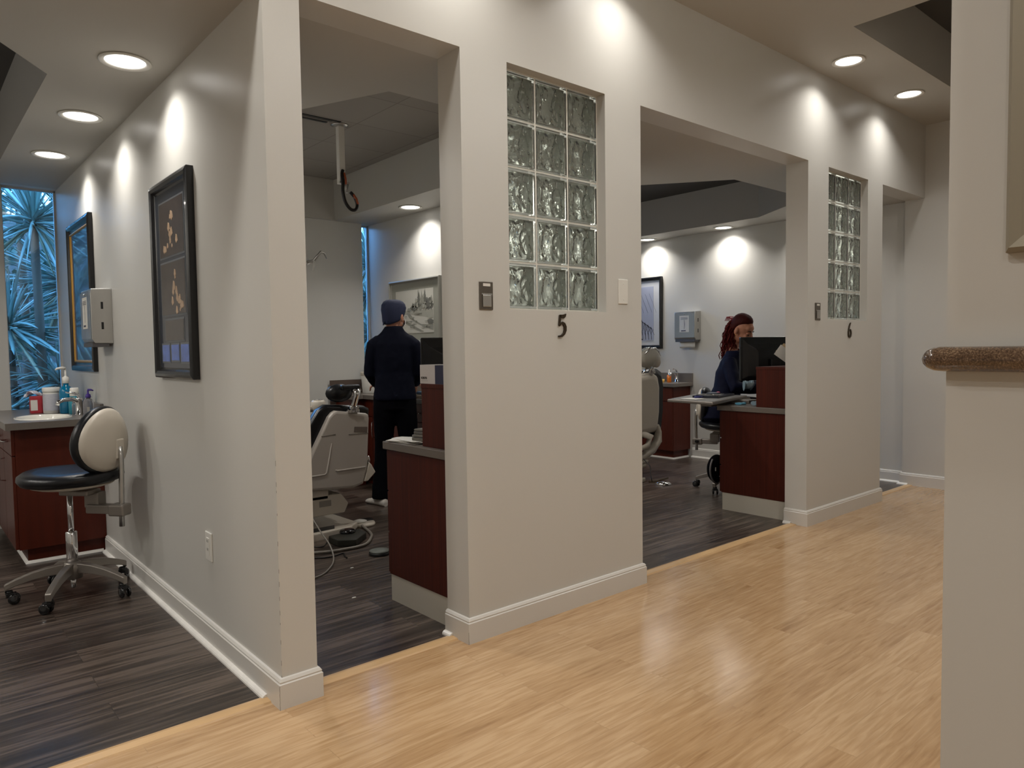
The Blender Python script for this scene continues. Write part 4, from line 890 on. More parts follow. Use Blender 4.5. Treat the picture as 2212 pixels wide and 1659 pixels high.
def dental_chair_right():
    t = thing('dental_chair', 'beige backed dental chair at the left edge of the right room opening', 'dental chair', (4.2, 1.9, 0))
    y = 1.80
    out = [(4.02, .90), (4.10, .965), (4.22, .985), (4.33, .985), (4.39, .955), (4.415, .86), (4.41, .62), (4.385, .48), (4.36, .44), (4.0, .42), (3.96, .6)]
    MB().rings([[Vector((4.2+(a-4.2)*k, y+dy, .7+(b-.7)*k)) for a, b in out] for k, dy in ((.8, -.012), (.93, -.004), (1.0, .02), (1.0, .04))], True, True).build('back_shell', TAUPE, t)
    MB().rings([[Vector((4.32+(a-4.22)*k, y+dy, .7+(b-.7)*k)) for a, b in out] for k, dy in ((.96, .035), (1.12, .06), (1.14, .10), (1.05, .13), (.8, .14))], True, True).build('back_cushion', VINYL, t)
    MB().tube([(4.40, y+.02, .50), (4.425, y+.03, .44), (4.415, y+.03, .35), (4.33, y+.03, .27), (4.18, y+.03, .22), (4.0, y+.03, .2)], [.02, .035, .045, .045, .04, .035], 12, sx=.8).build('side_arm', TAUPE, t)
    MB().tube([(4.15, y+.02, .45), (4.27, y, .40), (4.23, y, .32), (4.1, y, .3)], [.03, .035, .03, .02], 12).build('lower_shell', TAUPE, t)
    MB().rings([[Vector((x_, yy, .40+dz)) for x_, dz in ((3.95, 0), (3.97, .08), (4.2, .09), (4.42, .08), (4.44, 0), (4.2, -.05))] for yy in (1.92, 2.2, 2.6, 3.0)], True, True).build('seat_cushion', VINYL, t)
    for k, z in enumerate((.21, .175, .14)): MB().tube([(4.05, y+.0, z), (4.24-.02*k, y+.02, z+.008), (4.29-.03*k, y+.03, z)], [.022, .024, .016], 10).build('lift_cover', TAUPE, t)
    MB().lathe([(.06, .04), (.05, .12), (.05, .36)], (4.12, 2.1, 0), 20).build('lift_column', TAUPE, t)
    MB().xy([(3.8, 1.75), (4.18, 1.78), (4.2, 2.6), (3.8, 2.6)], 0, .04).build('base_plate', TAUPE, t, bevel=.01)
    MB().tube([(4.29, y+.01, .97), (4.29, y-.005, 1.03), (4.28, y-.0, 1.08)], .022, 12).build('headrest_post', CHROME, t)
    for dx in (-.1, .07): MB().tube([(4.27+dx, y, .985), (4.28+dx*.5, y, 1.04)], .008, 8).build('bracket_rod', CHROME, t)
    MB().ell((4.27, y+.01, 1.12), (.13, .05, .085)).build('headrest', TAUPE, t)
    MB().ell((4.33, y-.03, 1.09), (.05, .03, .055)).build('headrest_knob', TAUPE, t)
    CL = mat('clear cover film', (.9, .92, .92, 1), .03, trans=.95, ior=1.15)
    MB().ell((4.27, y+.005, 1.125), (.142, .07, .1), n=28, m=16).build('plastic_cover', CL, t, disp=(.02, .05))
    MB().tube([(4.16, y-.03, 1.16), (4.22, y-.04, 1.205), (4.30, y-.04, 1.215), (4.37, y-.03, 1.18)], [.006, .009, .009, .005], 8).build('chrome_rim', CHROME, t)
    return t
dental_chair_right()
t = thing('chrome_foot_pedal', 'shiny chrome foot pedal on the dark floor in the right room', 'foot pedal', (4.17, 1.62, 0))
MB().lathe([(.07, 0), (.072, .006), (.05, .022), (.012, .03)], (4.20, 1.60, 0), 28).build('dome', CHROME, t)
MB().xy([(4.20, 1.70), (4.46, 1.74), (4.22, 1.78), (4.17, 1.74)], 0, .012).build('plate', mat('bronze pedal', RGB(90, 78, 62), .4, .5), t)
tag(MB().tube([(4.08, 1.63, .03), (4.10, 1.66, .08), (4.14, 1.70, .16), (4.12, 1.76, .22)], .004, 8).build('pedal_cord', BLACK), 'thin dark cord rising from the chrome foot pedal', 'cord')

# ================================================================ FOOT CONTROLS AND CORDS (middle room)
t = thing('foot_control', 'white rimmed disc foot control beside the dental chair base', 'foot pedal', (1.47, 2.15, 0))
MB().lathe([(.08, 0), (.085, .008), (.08, .02), (.06, .026)], (1.50, 2.14, 0), 30).build('disc', CREAM, t)
MB().lathe([(.045, .026), (.048, .034), (.02, .042)], (1.475, 2.14, 0), 24).build('paper_cup_print', PAPER, t)
MB().box(1.50, 1.575, 2.13, 2.19, .026, .036).build('rocker', BLACK, t, bevel=.004)
t = thing('black_foot_switch', 'black box foot switch with a round pad on the floor', 'foot pedal', (1.2, 1.82, 0))
DG = mat('dark green grey plastic', RGB(42, 42, 36), .45)
MB().prism([(1.10, 1.87), (1.10, 1.74), (1.19, 1.67), (1.335, 1.80), (1.335, 1.90)], lambda a, b: (a, b, 0), lambda a, b: (a, b, .045)).build('housing', DG, t, bevel=.006)
MB().lathe([(.05, 0), (.053, .006), (.045, .018), (.02, .022)], (1.235, 1.87, .045), 26).build('pad', BLACKG, t)
t = thing('round_foot_pad', 'round grey topped foot pad beside the brown desk', 'foot pedal', (1.20, 1.42, 0))
MB().lathe([(.062, 0), (.064, .004), (.062, .018)], (1.21, 1.42, 0), 30).build('base', BLACK, t); MB().lathe([(.06, 0), (.06, .006), (.02, .012)], (1.21, 1.42, .018), 30).build('top_pad', mat('grey green pad', RGB(98, 102, 96), .5), t)
def cord(pts, r, m, name, label):
    P = [Vector(p) for p in pts]; out = []
    for i in range(len(P)-1):
        p0 = P[max(i-1, 0)]; p1 = P[i]; p2 = P[i+1]; p3 = P[min(i+2, len(P)-1)]
        for k in range(5):
            u = k/5; out.append(.5*((2*p1)+(p2-p0)*u+(2*p0-5*p1+4*p2-p3)*u*u+(3*p1-p0-3*p2+p3)*u**3))
    out.append(P[-1]); tag(MB().tube(out, r, 8).build(name, m), label, 'cord')
TUBEM = mat('grey tubing', RGB(128, 122, 114), .4)
cord([(1.455, 2.075, .014), (1.44, 1.99, .01), (1.405, 1.87, .01), (1.36, 1.78, .01), (1.24, 1.645, .01), (1.1, 1.63, .01), (.93, 1.68, .01), (.6, 1.9, .01)], .009, TUBEM, 'grey_hose', 'thick grey hose curving from the disc foot control across the floor')
cord([(1.0, 2.0, .30), (.985, 1.9, .22), (.985, 1.74, .12), (.985, 1.62, .06), (.94, 1.48, .012), (.84, 1.34, .006), (.72, 1.25, .006), (.5, 1.25, .006)], .0045, TUBEM, 'hanging_hose', 'thin grey hose looping down from the dental chair to the floor')
cord([(1.08, 1.84, .02), (1.03, 1.80, .005), (.98, 1.84, .004), (1.0, 1.93, .004), (.9, 1.98, .004)], .004, BLACK, 'floor_cord', 'black cord leading from the black foot switch')
cord([(.85, 1.62, .004), (.95, 1.56, .004), (1.05, 1.58, .004), (1.03, 1.52, .006), (1.02, 1.47, .004)], .004, BLACK, 'loose_cord', 'dark loose cord with a bent tip on the floor')
for (x, y) in ((.72, .83), (.95, 1.28)):
    tag(MB().ell((x, y, .002), (.012, .005, .003)).build('paper_scrap', PAPER), 'tiny white scrap on the dark floor '+('near the threshold' if y < 1 else 'beside the brown desk'), 'paper')

# ================================================================ CEILING SERVICE POLE AND VENT
t = thing('service_pole', 'square white pole hanging from the middle room ceiling', 'ceiling pole', (1.48, 2.30, 2.3))
MB().box(1.46, 1.505, 2.28, 2.325, 2.40, HT).build('pole', WHITE, t, bevel=.003)
MB().lathe([(.06, 0), (.062, -.006), (.04, -.012), (.03, -.012)], (1.48, 2.30, HT), 28).build('ceiling_ring', STEEL, t)
MB().tube([(1.49, 2.27, 2.435), (1.50, 2.27, 2.34), (1.51, 2.28, 2.34), (1.53, 2.29, 2.42)], .006, 8).build('hook', STEEL, t)
MB().box(1.455, 1.53, 2.268, 2.28, 2.405, 2.412).build('bracket', STEEL, t)
RC = mat('orange black hose', RGB(24, 20, 20), .4); OR = mat('orange rubber', RGB(170, 84, 50), .4)
pts = [(1.475, 2.262, 2.49), (1.467, 2.258, 2.46), (1.470, 2.256, 2.40), (1.468, 2.256, 2.34), (1.485, 2.256, 2.27), (1.525, 2.258, 2.225), (1.565, 2.26, 2.225), (1.58, 2.262, 2.26), (1.565, 2.264, 2.31), (1.53, 2.264, 2.345)]
t = thing('coiled_hose', 'black and orange looped hose hanging on the white service pole', 'hose', (1.48, 2.26, 2.22))
P = [Vector(p) for p in pts]; sp = []
for i in range(len(P)-1):
    p0 = P[max(i-1, 0)]; p1 = P[i]; p2 = P[i+1]; p3 = P[min(i+2, len(P)-1)]
    for k in range(5):
        u = k/5; sp.append(.5*((2*p1)+(p2-p0)*u+(2*p0-5*p1+4*p2-p3)*u*u+(3*p1-p0-3*p2+p3)*u**3))
MB().tube(sp+[P[-1]], .0115, 10).build('hose', RC, t)
MB().tube([(1.478, 2.25, 2.47), (1.486, 2.246, 2.43), (1.488, 2.246, 2.39)], .0075, 8).build('orange_sleeve', OR, t)
MB().tube([(1.583, 2.258, 2.265), (1.572, 2.26, 2.30), (1.55, 2.262, 2.33)], .0105, 8).build('orange_sleeve', OR, t)
t = thing('slot_diffuser', 'black slotted air vent in the middle room ceiling', 'vent', (1.3, 2.45, HT-.004))
MB().box(.9, 1.45, 2.22, 2.245, HT-.004, HT-.001).build('slot', BLACK, t); MB().box(.9, 1.38, 2.285, 2.31, HT-.004, HT-.001).build('slot', BLACK, t)
MB().box(.88, 1.40, 2.252, 2.272, HT-.003, HT-.0002).build('divider', mat('vent divider', RGB(110, 106, 100), .6), t)
# wall hook on the back wall
t = thing('wall_hook_lamp', 'curved silver arm on the back wall left of the narrow window', 'wall arm', (1.9, YB, 2.0))
MB().lathe([(.03, 0), (.03, .008)], (1.93, YB, 2.04), 16, Matrix.Rotation(PI/2, 3, 'X')).build('rosette', STEEL, t)
MB().tube([(1.93, YB-.01, 2.04), (1.97, YB-.06, 2.05), (1.99, YB-.09, 2.09), (2.02, YB-.1, 2.13), (2.055, YB-.1, 2.12), (2.075, YB-.1, 2.07)], [.012, .012, .012, .011, .011, .006], 10).build('curved_arm', STEEL, t)
MB().tube([(1.97, YB-.06, 2.05), (1.95, YB-.1, 2.0), (1.94, YB-.1, 1.95)], .009, 8).build('hanger', WHITE, t)
# pail and cups in the middle room
t = thing('white_pail', 'white lidded pail with faint lettering on the middle room counter', 'pail', (2.44, 3.70, .83))
MB().lathe([(.085, 0), (.088, .004), (.098, .165), (.096, .17)], (2.46, 3.66, .83), 36).build('pail_body', WHITE, t); MB().lathe([(.10, 0), (.104, .004), (.104, .03), (.1, .034)], (2.46, 3.66, .995), 36).build('lid', CREAM, t)
text_mesh('lettering', 'L. RO', .026, Matrix.Translation((2.425, 3.562, .93)) @ Matrix.Rotation(-.35, 4, 'Z') @ Matrix.Rotation(PI/2, 4, 'X'), mat('faint ink', RGB(120, 116, 110), .6), t)
text_mesh('lettering', 'W', .02, Matrix.Translation((2.45, 3.566, .90)) @ Matrix.Rotation(-.15, 4, 'Z') @ Matrix.Rotation(PI/2, 4, 'X'), MATS['faint ink'], t)
first = None
for k in range(5):
    z = 1.03+k*.018
    if first is None:
        first = MB().lathe([(.028, 0), (.037, .05), (.0385, .052), (.035, .052), (.026, .003)], (0, 0, 0), 24).build('paper_cup', PAPER); c = first
    else: c = first.copy(); COL.objects.link(c)
    c.location = (2.47, 3.66, z); tag(c, ['bottom cup of the stack on the white pail', 'second cup from the bottom of the stack on the white pail', 'middle cup of the stack on the white pail', 'fourth cup of the stack on the white pail', 'top cup of the stack on the white pail'][k], 'cup', 'stacked paper cups on the pail')
# supplies by the standing person
t = thing('supply_tray', 'pale supply tray on the counter right of the standing person', 'tray', (2.40, 2.62, .83))
MB().box(2.29, 2.46, 2.45, 2.72, .831, .86).build('tray_body', mat('pale tan plastic', RGB(168, 150, 132), .5), t, bevel=.006)
tag(MB().box(2.30, 2.44, 2.48, 2.66, .861, .885).build('blue_pouch', mat('blue pouch', RGB(60, 96, 130), .5), bevel=.006), 'blue pouch lying on the pale supply tray', 'pouch')
# ================================================================ PEOPLE
SKIN = mat('skin', RGB(176, 122, 98), .5, bump=.05, bscale=300); SKIN2 = mat('skin warm', RGB(178, 122, 96), .5, bump=.05, bscale=300)
def Rz(a): return Matrix.Rotation(a, 3, 'Z')
def hand(mb, wrist, d, palm_n, thumb_side, curl=.5, s=1.0):
    """wrist point, direction of the hand, palm normal; five bent fingers"""
    d = Vector(d).normalized(); n = (Vector(palm_n)-d*Vector(palm_n).dot(d)).normalized(); side = d.cross(n)*thumb_side; w = Vector(wrist)
    R = []
    for u, wd, th in ((-.01, .024, .018), (.02, .028, .016), (.05, .038, .014), (.085, .04, .012), (.098, .034, .009)):
        c = w+d*u*s; R.append([c+(side*math.cos(a)*wd+n*math.sin(a)*th)*s for a in [2*PI*k/12 for k in range(12)]])
    mb.rings(R, True, True)
    for k, L in enumerate((.068, .078, .073, .058)):
        b = w+d*.09*s+side*(.027-.018*k)*s; a = curl*.5; pts = [b]
        for j, f in enumerate((.45, .32, .23)):
            v = d*math.cos(a)+n*math.sin(a); b = b+v*L*f*s; pts.append(b); a += curl
        mb.tube(pts, [.0085*s, .008*s, .0072*s, .006*s], 8)
    b = w+d*.03*s+side*.03*s; v = (d*.6+side*.75+n*.25).normalized(); p2 = b+v*.038*s; v2 = (d*.85+side*.3+n*.4).normalized(); p3 = p2+v2*.03*s
    mb.tube([b-v*.01*s, b, p2, p3, p3+v2*.018*s], [.012*s, .011*s, .0095*s, .0085*s, .006*s], 8)
def head_mesh(mb, c, R3, s=1.0):
    """head centred at c; R3: local x = face direction, y = left, z = up"""
    def P(x, y, z): return Vector(c)+R3 @ Vector((x*s, y*s, z*s))
    def E(x, y, z, rx, ry, rz_): mb.ell(P(x, y, z), (rx*s, ry*s, rz_*s), R3, 20, 14)
    E(-.008, 0, .025, .098, .076, .095)          # skull
    E(.018, 0, -.035, .074, .060, .080)          # face
    E(.045, 0, -.088, .032, .034, .026)          # chin
    E(.062, 0, .035, .032, .055, .04)            # brow
    E(.066, .030, -.035, .022, .022, .022); E(.066, -.030, -.035, .022, .022, .022)   # cheeks
    mb.tube([P(.086, 0, .018), P(.100, 0, -.006), P(.112, 0, -.028), P(.098, 0, -.038)], [.008*s, .0095*s, .013*s, .010*s], 10)
    E(.100, .010, -.033, .010, .008, .007); E(.100, -.010, -.033, .010, .008, .007)
    E(.086, 0, -.062, .012, .022, .006); E(.083, 0, -.071, .012, .020, .006)        # lips
    for sd in (-1, 1):
        E(-.008, .082*sd, -.012, .018, .012, .031); E(-.002, .080*sd, -.040, .009, .008, .012)
    mb.tube([P(-.02, 0, -.05), P(-.03, 0, -.11), P(-.035, 0, -.16)], [.055*s, .052*s, .062*s], 16)
def loft(mb, secs, R3, n=24):
    """secs: (centre, half width, half depth, tilt)"""
    R = []
    for c, a, b in secs:
        c = Vector(c); R.append([c+R3 @ Vector((b*math.cos(t), a*math.sin(t), 0)) for t in [2*PI*k/n for k in range(n)]])
    mb.rings(R, True, True)

# ---------------- standing person (middle room)
px, py = 2.045, 2.57; f_ = math.atan2(.80, .60)          # faces the counter and the corner
Rb = Rz(f_); base_ = Vector((px, py, 0))
def B(x, y, z): return base_+Rb @ Vector((x, y, z if z < .85 else .85+(z-.85)*1.085))     # x forward, y left, z up
t = thing('person', 'person standing with back turned in a dark navy jacket, black trousers and navy scrub cap', 'person', (px, py, 0))
Rh = Rz(f_-.55)
hc = B(.02, -.005, 1.445)
mb = MB(); head_mesh(mb, hc, Rh, .97)
mb.tube([B(-.005, 0, 1.25), B(.0, 0, 1.34), B(.02, 0, 1.40)], [.06, .052, .05], 16)
loft(mb, [(B(-.01, 0, 1.28), .07, .06), (B(-.01, 0, 1.22), .13, .08), (B(0, 0, 1.0), .12, .08), (B(0, 0, .85), .12, .08)], Rb)
for s, el, wr in ((1, B(.02, .195, 1.03), B(.18, .17, .95)), (-1, B(.02, -.195, 1.03), B(.19, -.15, .95))):
    mb.tube([B(-.01, s*.13, 1.24), B(-.01, s*.17, 1.2), el, wr], [.045, .042, .036, .024], 12)
    hand(mb, wr, (wr-el), (0, 0, -1), 1 if s > 0 else -1, .45, .95)
for s in (1, -1): mb.tube([B(0, s*.08, .86), B(.01, s*.09, .46), B(0, s*.095, .08)], [.075, .05, .035], 12)
body = mb.build('body', SKIN, t, remesh=.0055, smooth_it=3)
# jacket
mb = MB()
loft(mb, [(B(0, 0, .835), .168, .12), (B(0, 0, .86), .17, .122), (B(0, 0, .94), .158, .115), (B(.0, 0, 1.04), .147, .108), (B(-.005, 0, 1.15), .155, .108), (B(-.01, 0, 1.245), .162, .095), (B(-.01, 0, 1.295), .14, .08), (B(-.008, 0, 1.335), .09, .068), (B(-.004, 0, 1.372), .066, .062)], Rb)
for s, el, wr in ((1, B(.02, .195, 1.03), B(.18, .17, .95)), (-1, B(.02, -.195, 1.03), B(.19, -.15, .95))):
    mb.tube([B(-.01, s*.105, 1.27), B(-.01, s*.155, 1.235), B(.0, s*.178, 1.15), el, el+(wr-el)*.5, wr], [.055, .058, .053, .05, .046, .038], 16)
mb.build('jacket', NAVY, t, remesh=.009, smooth_it=5, disp=(.010, .09))
mb = MB()
for s, fo in ((1, B(-.03, .13, .05)), (-1, B(.10, -.09, .05))):
    kn = B(.02, s*.1, .46)
    mb.tube([B(0, s*.08, .86), B(0, s*.085, .72), kn, (kn+fo)/2, fo], [.088, .088, .072, .066, .07], 18)
loft(mb, [(B(0, 0, .76), .155, .108), (B(0, 0, .88), .15, .108)], Rb)
mb.build('trousers', BLACKC, t, remesh=.010, smooth_it=5, disp=(.010, .10))
SHOE = mat('pale shoe', RGB(190, 184, 176), .5)
for s, fo in ((1, B(-.03, .13, 0)), (-1, B(.10, -.09, 0))):
    mb = MB(); dx = Rb @ Vector((.76, .65, 0) if s > 0 else (1, -.1, 0))
    R = []
    for u, w_, h in ((-.075, .018, .03), (-.065, .032, .055), (-.02, .036, .062), (.05, .042, .055), (.11, .046, .042), (.16, .038, .032), (.185, .015, .022)):
        c = fo+dx*u; sd = Vector((-dx.y, dx.x, 0)).normalized()
        R.append([c+sd*w_*math.cos(a)+Vector((0, 0, max(0.0, h*.5+h*.55*math.sin(a)))) for a in [2*PI*k/16 for k in range(16)]])
    mb.rings(R, True, True).build('shoe', SHOE, t)
# scrub cap
mb = MB(); Rc = Rh
def HP(x, y, z, c=hc, R=Rh, s=.97): return c+R @ Vector((x*s, y*s, z*s))
R = []
for zz, rx, ry, ox in ((-.035, .082, .074, -.020), (-.02, .094, .082, -.014), (.02, .108, .088, -.006), (.06, .114, .092, -.006), (.095, .104, .086, -.008), (.118, .084, .072, -.010), (.131, .055, .05, -.012), (.136, .02, .02, -.012)):
    R.append([HP(ox+rx*math.cos(a)+(.012*math.sin(5*a) if zz > .05 else 0)*.3, ry*math.sin(a), zz+.028*math.cos(a)*max(0, 1-zz/.12)) for a in [2*PI*k/32 for k in range(32)]])
mb.rings(R, True, True).build('scrub_cap', mat('navy cap cloth', RGB(28, 35, 62), .8, bump=.3, bscale=70), t, disp=(.008, .04))
mb = MB().tube([HP(-.095, .01, -.025), HP(-.11, .02, -.05), HP(-.112, .028, -.075)], [.007, .009, .003], 6)
mb.tube([HP(-.095, -.01, -.025), HP(-.108, -.02, -.045)], [.007, .004], 6); mb.build('cap_ties', MATS['navy cap cloth'], t)
mb = MB()
R = []
for zz, x0, hw in ((-.015, .098, .03), (-.035, .122, .05), (-.065, .112, .056), (-.095, .085, .045)):
    R.append([HP(x0-.055*(k/6)**2, hw*k/6*1.25, zz) for k in range(-6, 7)]+[HP(x0-.004-.055*(k/6)**2, hw*k/6*1.2, zz) for k in reversed(range(-6, 7))])
mk = mb.rings(R, True, True).build('face_mask', mat('mask cloth', RGB(200, 196, 196), .8), t)
for s in (-1, 1): MB().tube([HP(.055, s*.062, -.03), HP(.02, s*.078, -.015), HP(-.014, s*.086, -.002), HP(-.022, s*.082, -.03), HP(.03, s*.072, -.075)], .0018, 6).build('ear_loop', PAPER, mk)

# ---------------- seated person (right room)
sx_, sy_ = 4.42, 1.08; f2 = math.atan2(-.85, .36)
Rb2 = Rz(f2); b2 = Vector((sx_, sy_, 0))
def S2(x, y, z): return b2+Rb2 @ Vector((x, y, z))
t = thing('person', 'seated person in a navy jacket with dark red curly ponytail looking down behind the monitor', 'person', (sx_, sy_, 0))
hc2 = Vector((4.61, 1.07, 1.36)); Rf = Rz(math.radians(-86)) @ Matrix.Rotation(.40, 3, 'Y')
neck0 = S2(.04, .06, 1.13)
mb = MB(); head_mesh(mb, hc2, Rf, .98)
mb.tube([S2(.0, .10, 1.08), hc2+Rf @ Vector((-.05, 0, -.14)), hc2+Rf @ Vector((-.03, 0, -.06))], [.06, .053, .052], 14)
loft(mb, [(S2(-.03, .0, .66), .13, .09), (S2(-.02, .05, .9), .12, .08), (S2(-.01, .10, 1.06), .13, .08), (S2(0, .11, 1.12), .07, .05)], Rb2)
arms = ((1, S2(.12, .28, .88), S2(.34, .18, .86)), (-1, S2(.08, -.17, .88), S2(.34, -.06, .87)))
for s, el, wr in arms:
    mb.tube([S2(-.01, .08+s*.09, 1.08), S2(0, .08+s*.12, 1.04), el, wr], [.043, .04, .034, .023], 12)
    hand(mb, wr, (wr-el), (0, 0, -1), 1 if s > 0 else -1, .5, .93)
for s in (1, -1): mb.tube([S2(0, s*.09, .68), S2(.40, s*.10, .66), S2(.40, s*.09, .12)], [.07, .05, .036], 12)
mb.build('body', SKIN2, t, remesh=.0055, smooth_it=3)
mb = MB()
loft(mb, [(S2(-.07, 0, .575), .15, .13), (S2(-.07, 0, .62), .185, .165), (S2(-.05, .01, .72), .175, .15), (S2(-.02, .04, .88), .15, .108), (S2(-.01, .06, 1.0), .15, .105), (S2(.01, .08, 1.09), .145, .088), (S2(.02, .09, 1.145), .11, .072), (S2(.03, .10, 1.185), .066, .06)], Rb2)
for s, el, wr in arms: mb.tube([S2(.01, .08+s*.10, 1.10), S2(.02, .08+s*.14, 1.055), (S2(.02, .08+s*.14, 1.055)+el)/2, el, (el+wr)/2, wr-(wr-el)*.12], [.055, .062, .06, .057, .05, .042], 16)
mb.build('jacket', mat('royal navy cloth', RGB(8, 12, 36), .8, spec=.2, bump=.25, bscale=60), t, remesh=.009, smooth_it=5, disp=(.010, .09))
mb = MB()
for s in (1, -1): mb.tube([S2(-.02, s*.09, .70), S2(.2, s*.10, .70), S2(.405, s*.105, .66), S2(.41, s*.10, .4), S2(.40, s*.09, .10)], [.10, .088, .07, .06, .066], 16)
mb.ell(S2(-.02, 0, .70), (.17, .18, .07), Rb2); mb.build('trousers', BLACKC, t, remesh=.010, smooth_it=5)
for s in (1, -1):
    fo = S2(.40, s*.09, 0); dx = Rb2 @ Vector((1, 0, 0)); sd = Vector((-dx.y, dx.x, 0)); R = []
    for u, w_, h in ((-.075, .018, .03), (-.065, .032, .055), (-.02, .036, .062), (.05, .042, .055), (.11, .046, .042), (.16, .038, .032), (.185, .015, .022)):
        R.append([fo+dx*u+sd*w_*math.cos(a)+Vector((0, 0, max(0.0, h*.5+h*.55*math.sin(a)))) for a in [2*PI*k/16 for k in range(16)]])
    MB().rings(R, True, True).build('shoe', BLACK, t)
def H2(x, y, z, s=.98): return hc2+Rf @ Vector((x*s, y*s, z*s))
HAIR = mat('dark red hair', RGB(58, 16, 14), .7, spec=.2, bump=.6, bscale=90, var=.4, vscale=30)
# hair pulled back tight: a cap that leaves the face free
mb = MB(); R = []
for k in range(13):
    a = PI*k/12
    # arcs from forehead over the crown to the nape
for zz, x0, x1, hw in ((-.045, -.10, -.035, .062), (-.02, -.108, -.018, .078), (.01, -.112, .004, .084), (.045, -.112, .034, .084), (.075, -.112, .068, .082), (.10, -.102, .066, .074), (.122, -.085, .052, .058), (.138, -.06, .03, .036), (.144, -.04, .01, .015)):
    n = 24; cxm = (x0+x1)/2; rx = (x1-x0)/2
    R.append([H2(cxm+rx*math.cos(2*PI*i/n), hw*math.sin(2*PI*i/n), zz) for i in range(n)])
mb.rings(R, True, True).build('hair', HAIR, t)
# curly ponytail
random.seed(21); mb = MB()
P0 = H2(-.10, .0, .055)
for k in range(330):
    a0 = random.uniform(0, 2*PI); rr_ = random.uniform(0, .05); ln_ = random.uniform(.27, .37); ph = random.uniform(0, 6); dx_ = random.uniform(-.02, .09); fr_ = random.uniform(24, 50); pts = []
    for j in range(21):
        u = j/20; sw = .018+.03*min(1, u*2)
        pts.append(P0+Vector((-.055*math.sin(min(u*2.4, 1.57))+dx_*u+rr_*math.cos(a0)*(.6+u)+.008*math.sin(ph+u*fr_), .03*math.sin(min(u*2, 1.57))+rr_*math.sin(a0)*(.6+u)+.008*math.cos(ph+u*fr_), .02*math.sin(u*5)-ln_*u**1.15)))
    mb.tube(pts, [.003]+[.004]*18+[.004, .002], 4)
mb.build('ponytail', mat('copper red hair', RGB(80, 20, 15), .7, spec=.2, bump=.4, bscale=120), t)
# claw clip
mb = MB()
for k in range(6):
    y = -.035+.014*k
    mb.tube([H2(-.10, y, .045), H2(-.135, y, .075), H2(-.163, y, .06), H2(-.168, y, .02)], [.004, .005, .004, .002], 6)
mb.tube([H2(-.12, -.04, .058), H2(-.12, .04, .058)], .006, 8); mb.build('hair_claw', mat('red hair claw', RGB(150, 60, 70), .25, coat=.5), t)
BROWM = mat('brow and lash', RGB(34, 20, 16), .7)
for s in (-1, 1):
    MB().tube([H2(.094, s*.014, .016), H2(.094, s*.030, .022), H2(.082, s*.046, .016)], [.0036, .0044, .0024], 6).build('eyebrow', BROWM, t)
    e = MB().ell(H2(.079, s*.031, -.006), (.0125, .016, .0115), Rf).build('eyelid', SKIN2, t)
    MB().tube([H2(.088, s*.017, -.011), H2(.0925, s*.031, -.015), H2(.084, s*.044, -.011)], [.0026, .0036, .0026], 6).build('lashes', BROWM, e)
    MB().ell(H2(.004, s*.086, -.045), (.005, .002, .005), Rf).build('earring', mat('gold', RGB(210, 160, 80), .25, 1), t)
# film packet held in the hand
R = []; c0 = arms[1][2]
hp = S2(.44, -.03, .875)
for i in range(8):
    u = i/7; R.append([Vector((4.20+.14*u, .80+.0*u, .905+.03*math.cos(2*PI*k/10)*(1-.3*math.sin(i*1.7))+.008*math.sin(i*2.2)))+Vector((0, .012*math.sin(2*PI*k/10), .015*math.sin(i*1.2+k))) for k in range(10)])
tag(MB().rings(R).build('film_pouch', CELLO), 'shiny pale blue film pouch in front of the seated person', 'pouch')
# ================================================================ OUTDOORS
GRND = mat('garden soil', RGB(50, 46, 40), .95, var=.4, vscale=6)
struct(MB().box(-9, 13, YB+.16, 16, -.3, -.02), 'ground', GRND)
LEAFA = mat('palm leaf', RGB(122, 140, 128), .3, var=.35, vscale=5); LEAFB = mat('dry palm leaf', RGB(150, 142, 112), .6, var=.3, vscale=6); BARK = mat('palm bark', RGB(84, 70, 56), .95, bump=.8, bscale=30)
def blade(mb, p, d, L, w_, droop, tw):
    d = Vector(d).normalized(); side = d.cross(Vector((0, 0, 1)))
    if side.length < .1: side = Vector((1, 0, 0))
    side.normalize(); side = Matrix.Rotation(tw, 3, d) @ side; R = []; q = Vector(p)
    for i in range(6):
        u = i/5; hw = w_*(.55+.9*u)*(1-u)**.45*.5+.0006 if u < 1 else .0006
        n = side.cross(d).normalized(); R.append([q+side*hw, q+n*hw*.35, q-side*hw, q-n*.001+n*hw*.2])
        q = q+d*L/5; d = (d+Vector((0, 0, -droop/5))).normalized()
    mb.rings(R, False, True)
def yucca(x, y, zt, n, L, w_, label, seed, tone=LEAFA, name='palm_plant', droop=.35):
    random.seed(seed); t = thing(name, label, 'plant', (x, y, -.02), 0, 'palms and yuccas outside the window')
    MB().tube([(x, y, -.03), (x+.02, y+.02, zt*.5), (x, y, zt)], [.05, .035, .03], 10).build('trunk', BARK, t)
    mb = MB(); dry = MB()
    for k in range(n):
        z = random.uniform(-.75, 1); a = random.uniform(0, 2*PI); r = math.sqrt(max(0, 1-z*z)); m_ = dry if (z < -.45 and random.random() < .6) else mb
        blade(m_, (x, y, zt+random.uniform(-.04, .04)), (r*math.cos(a), r*math.sin(a), z), L*random.uniform(.75, 1.15), w_*random.uniform(.7, 1.2), droop*random.uniform(.3, 1.5), random.uniform(-1, 1))
    mb.build('leaves', tone, t)
    if dry.v: dry.build('dry_leaves', LEAFB, t)
    return t
yucca(-.04, 4.72, 2.32, 130, .62, .042, 'spiky palm crown at the top of the left room window', 1)
yucca(-.22, 4.95, 1.45, 110, .60, .040, 'spiky yucca at mid height behind the window on the left', 2)
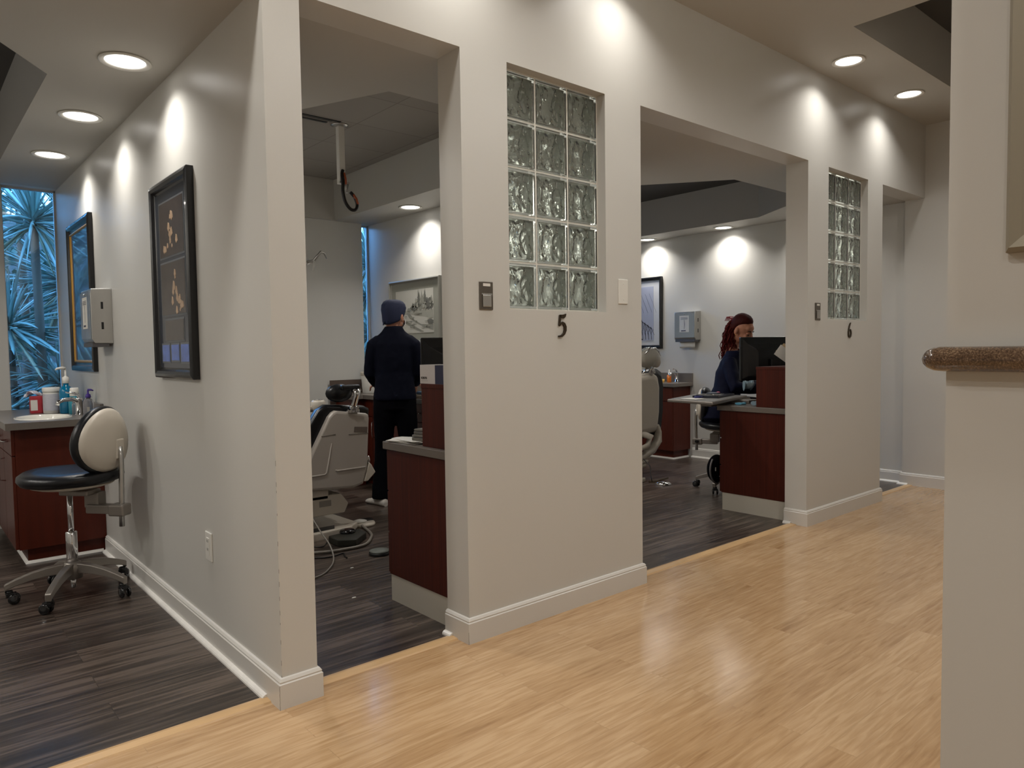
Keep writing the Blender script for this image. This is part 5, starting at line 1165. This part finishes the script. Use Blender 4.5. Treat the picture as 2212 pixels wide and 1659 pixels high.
yucca(.12, 4.85, .98, 120, .55, .036, 'low yucca with drooping leaves behind the wipes tub', 3, droop=.7)
yucca(-.5, 5.3, .7, 130, .7, .04, 'low yucca at the foot of the window behind the tissue box', 4, droop=.7)
yucca(.35, 5.6, 1.9, 170, .75, .045, 'tall yucca farther behind the left window', 5)
yucca(-.75, 5.7, 2.5, 160, .8, .045, 'tall palm beyond the left edge of the window', 6)
yucca(.0, 5.9, 3.0, 150, .8, .05, 'highest palm crown behind the left window', 7)
yucca(3.2, 4.9, 2.2, 170, .6, .042, 'palm crown seen through the narrow window above the standing person', 8)
yucca(3.15, 4.8, 1.4, 170, .6, .042, 'yucca seen through the narrow window beside the standing person', 9)
yucca(3.6, 5.7, 1.9, 140, .8, .045, 'yucca farther behind the narrow window', 10)
yucca(1.0, 5.2, 1.5, 120, .7, .045, 'yucca out of view outside the middle room', 12)
yucca(4.6, 5.2, 1.7, 120, .7, .045, 'yucca out of view outside the right room', 13)
# dark hedge further back
random.seed(5); HG = mat('hedge leaf', RGB(44, 62, 44), .6, var=.5, vscale=4)
t = thing('hedge', 'dark hedge behind the palms outside the windows', 'hedge', (1.5, 8, 0))
mb = MB()
for k in range(5200):
    x = random.uniform(-3, 8); z = random.uniform(0, 3.0+.35*math.sin(x*2.3)+.2*math.sin(x*5)); y = 7.6+random.uniform(-.35, .35); a = random.uniform(0, PI); b = random.uniform(-1, 1); s = random.uniform(.05, .10)
    u = Vector((math.cos(a), math.sin(a)*.5, b)).normalized()*s; v = u.cross(Vector((.3, 1, .2))).normalized()*s*.5; c = Vector((x, y, z))
    mb.add([c-u, c-v, c+u, c+v], [(0, 1, 2, 3)])
fo = mb.build('leaves', HG, t)
mb = MB()
for k in range(22): x = -3+k*.5; mb.tube([(x, 7.7, -.03), (x+.1, 7.7, 1.2), (x, 7.75, 2.7)], [.05, .04, .02], 6)
mb.build('stems', BARK, t)
struct(MB().box(-9, 13, 8.4, 8.6, -.05, 2.9), 'wall_garden', mat('garden wall', RGB(96, 92, 86), .9))
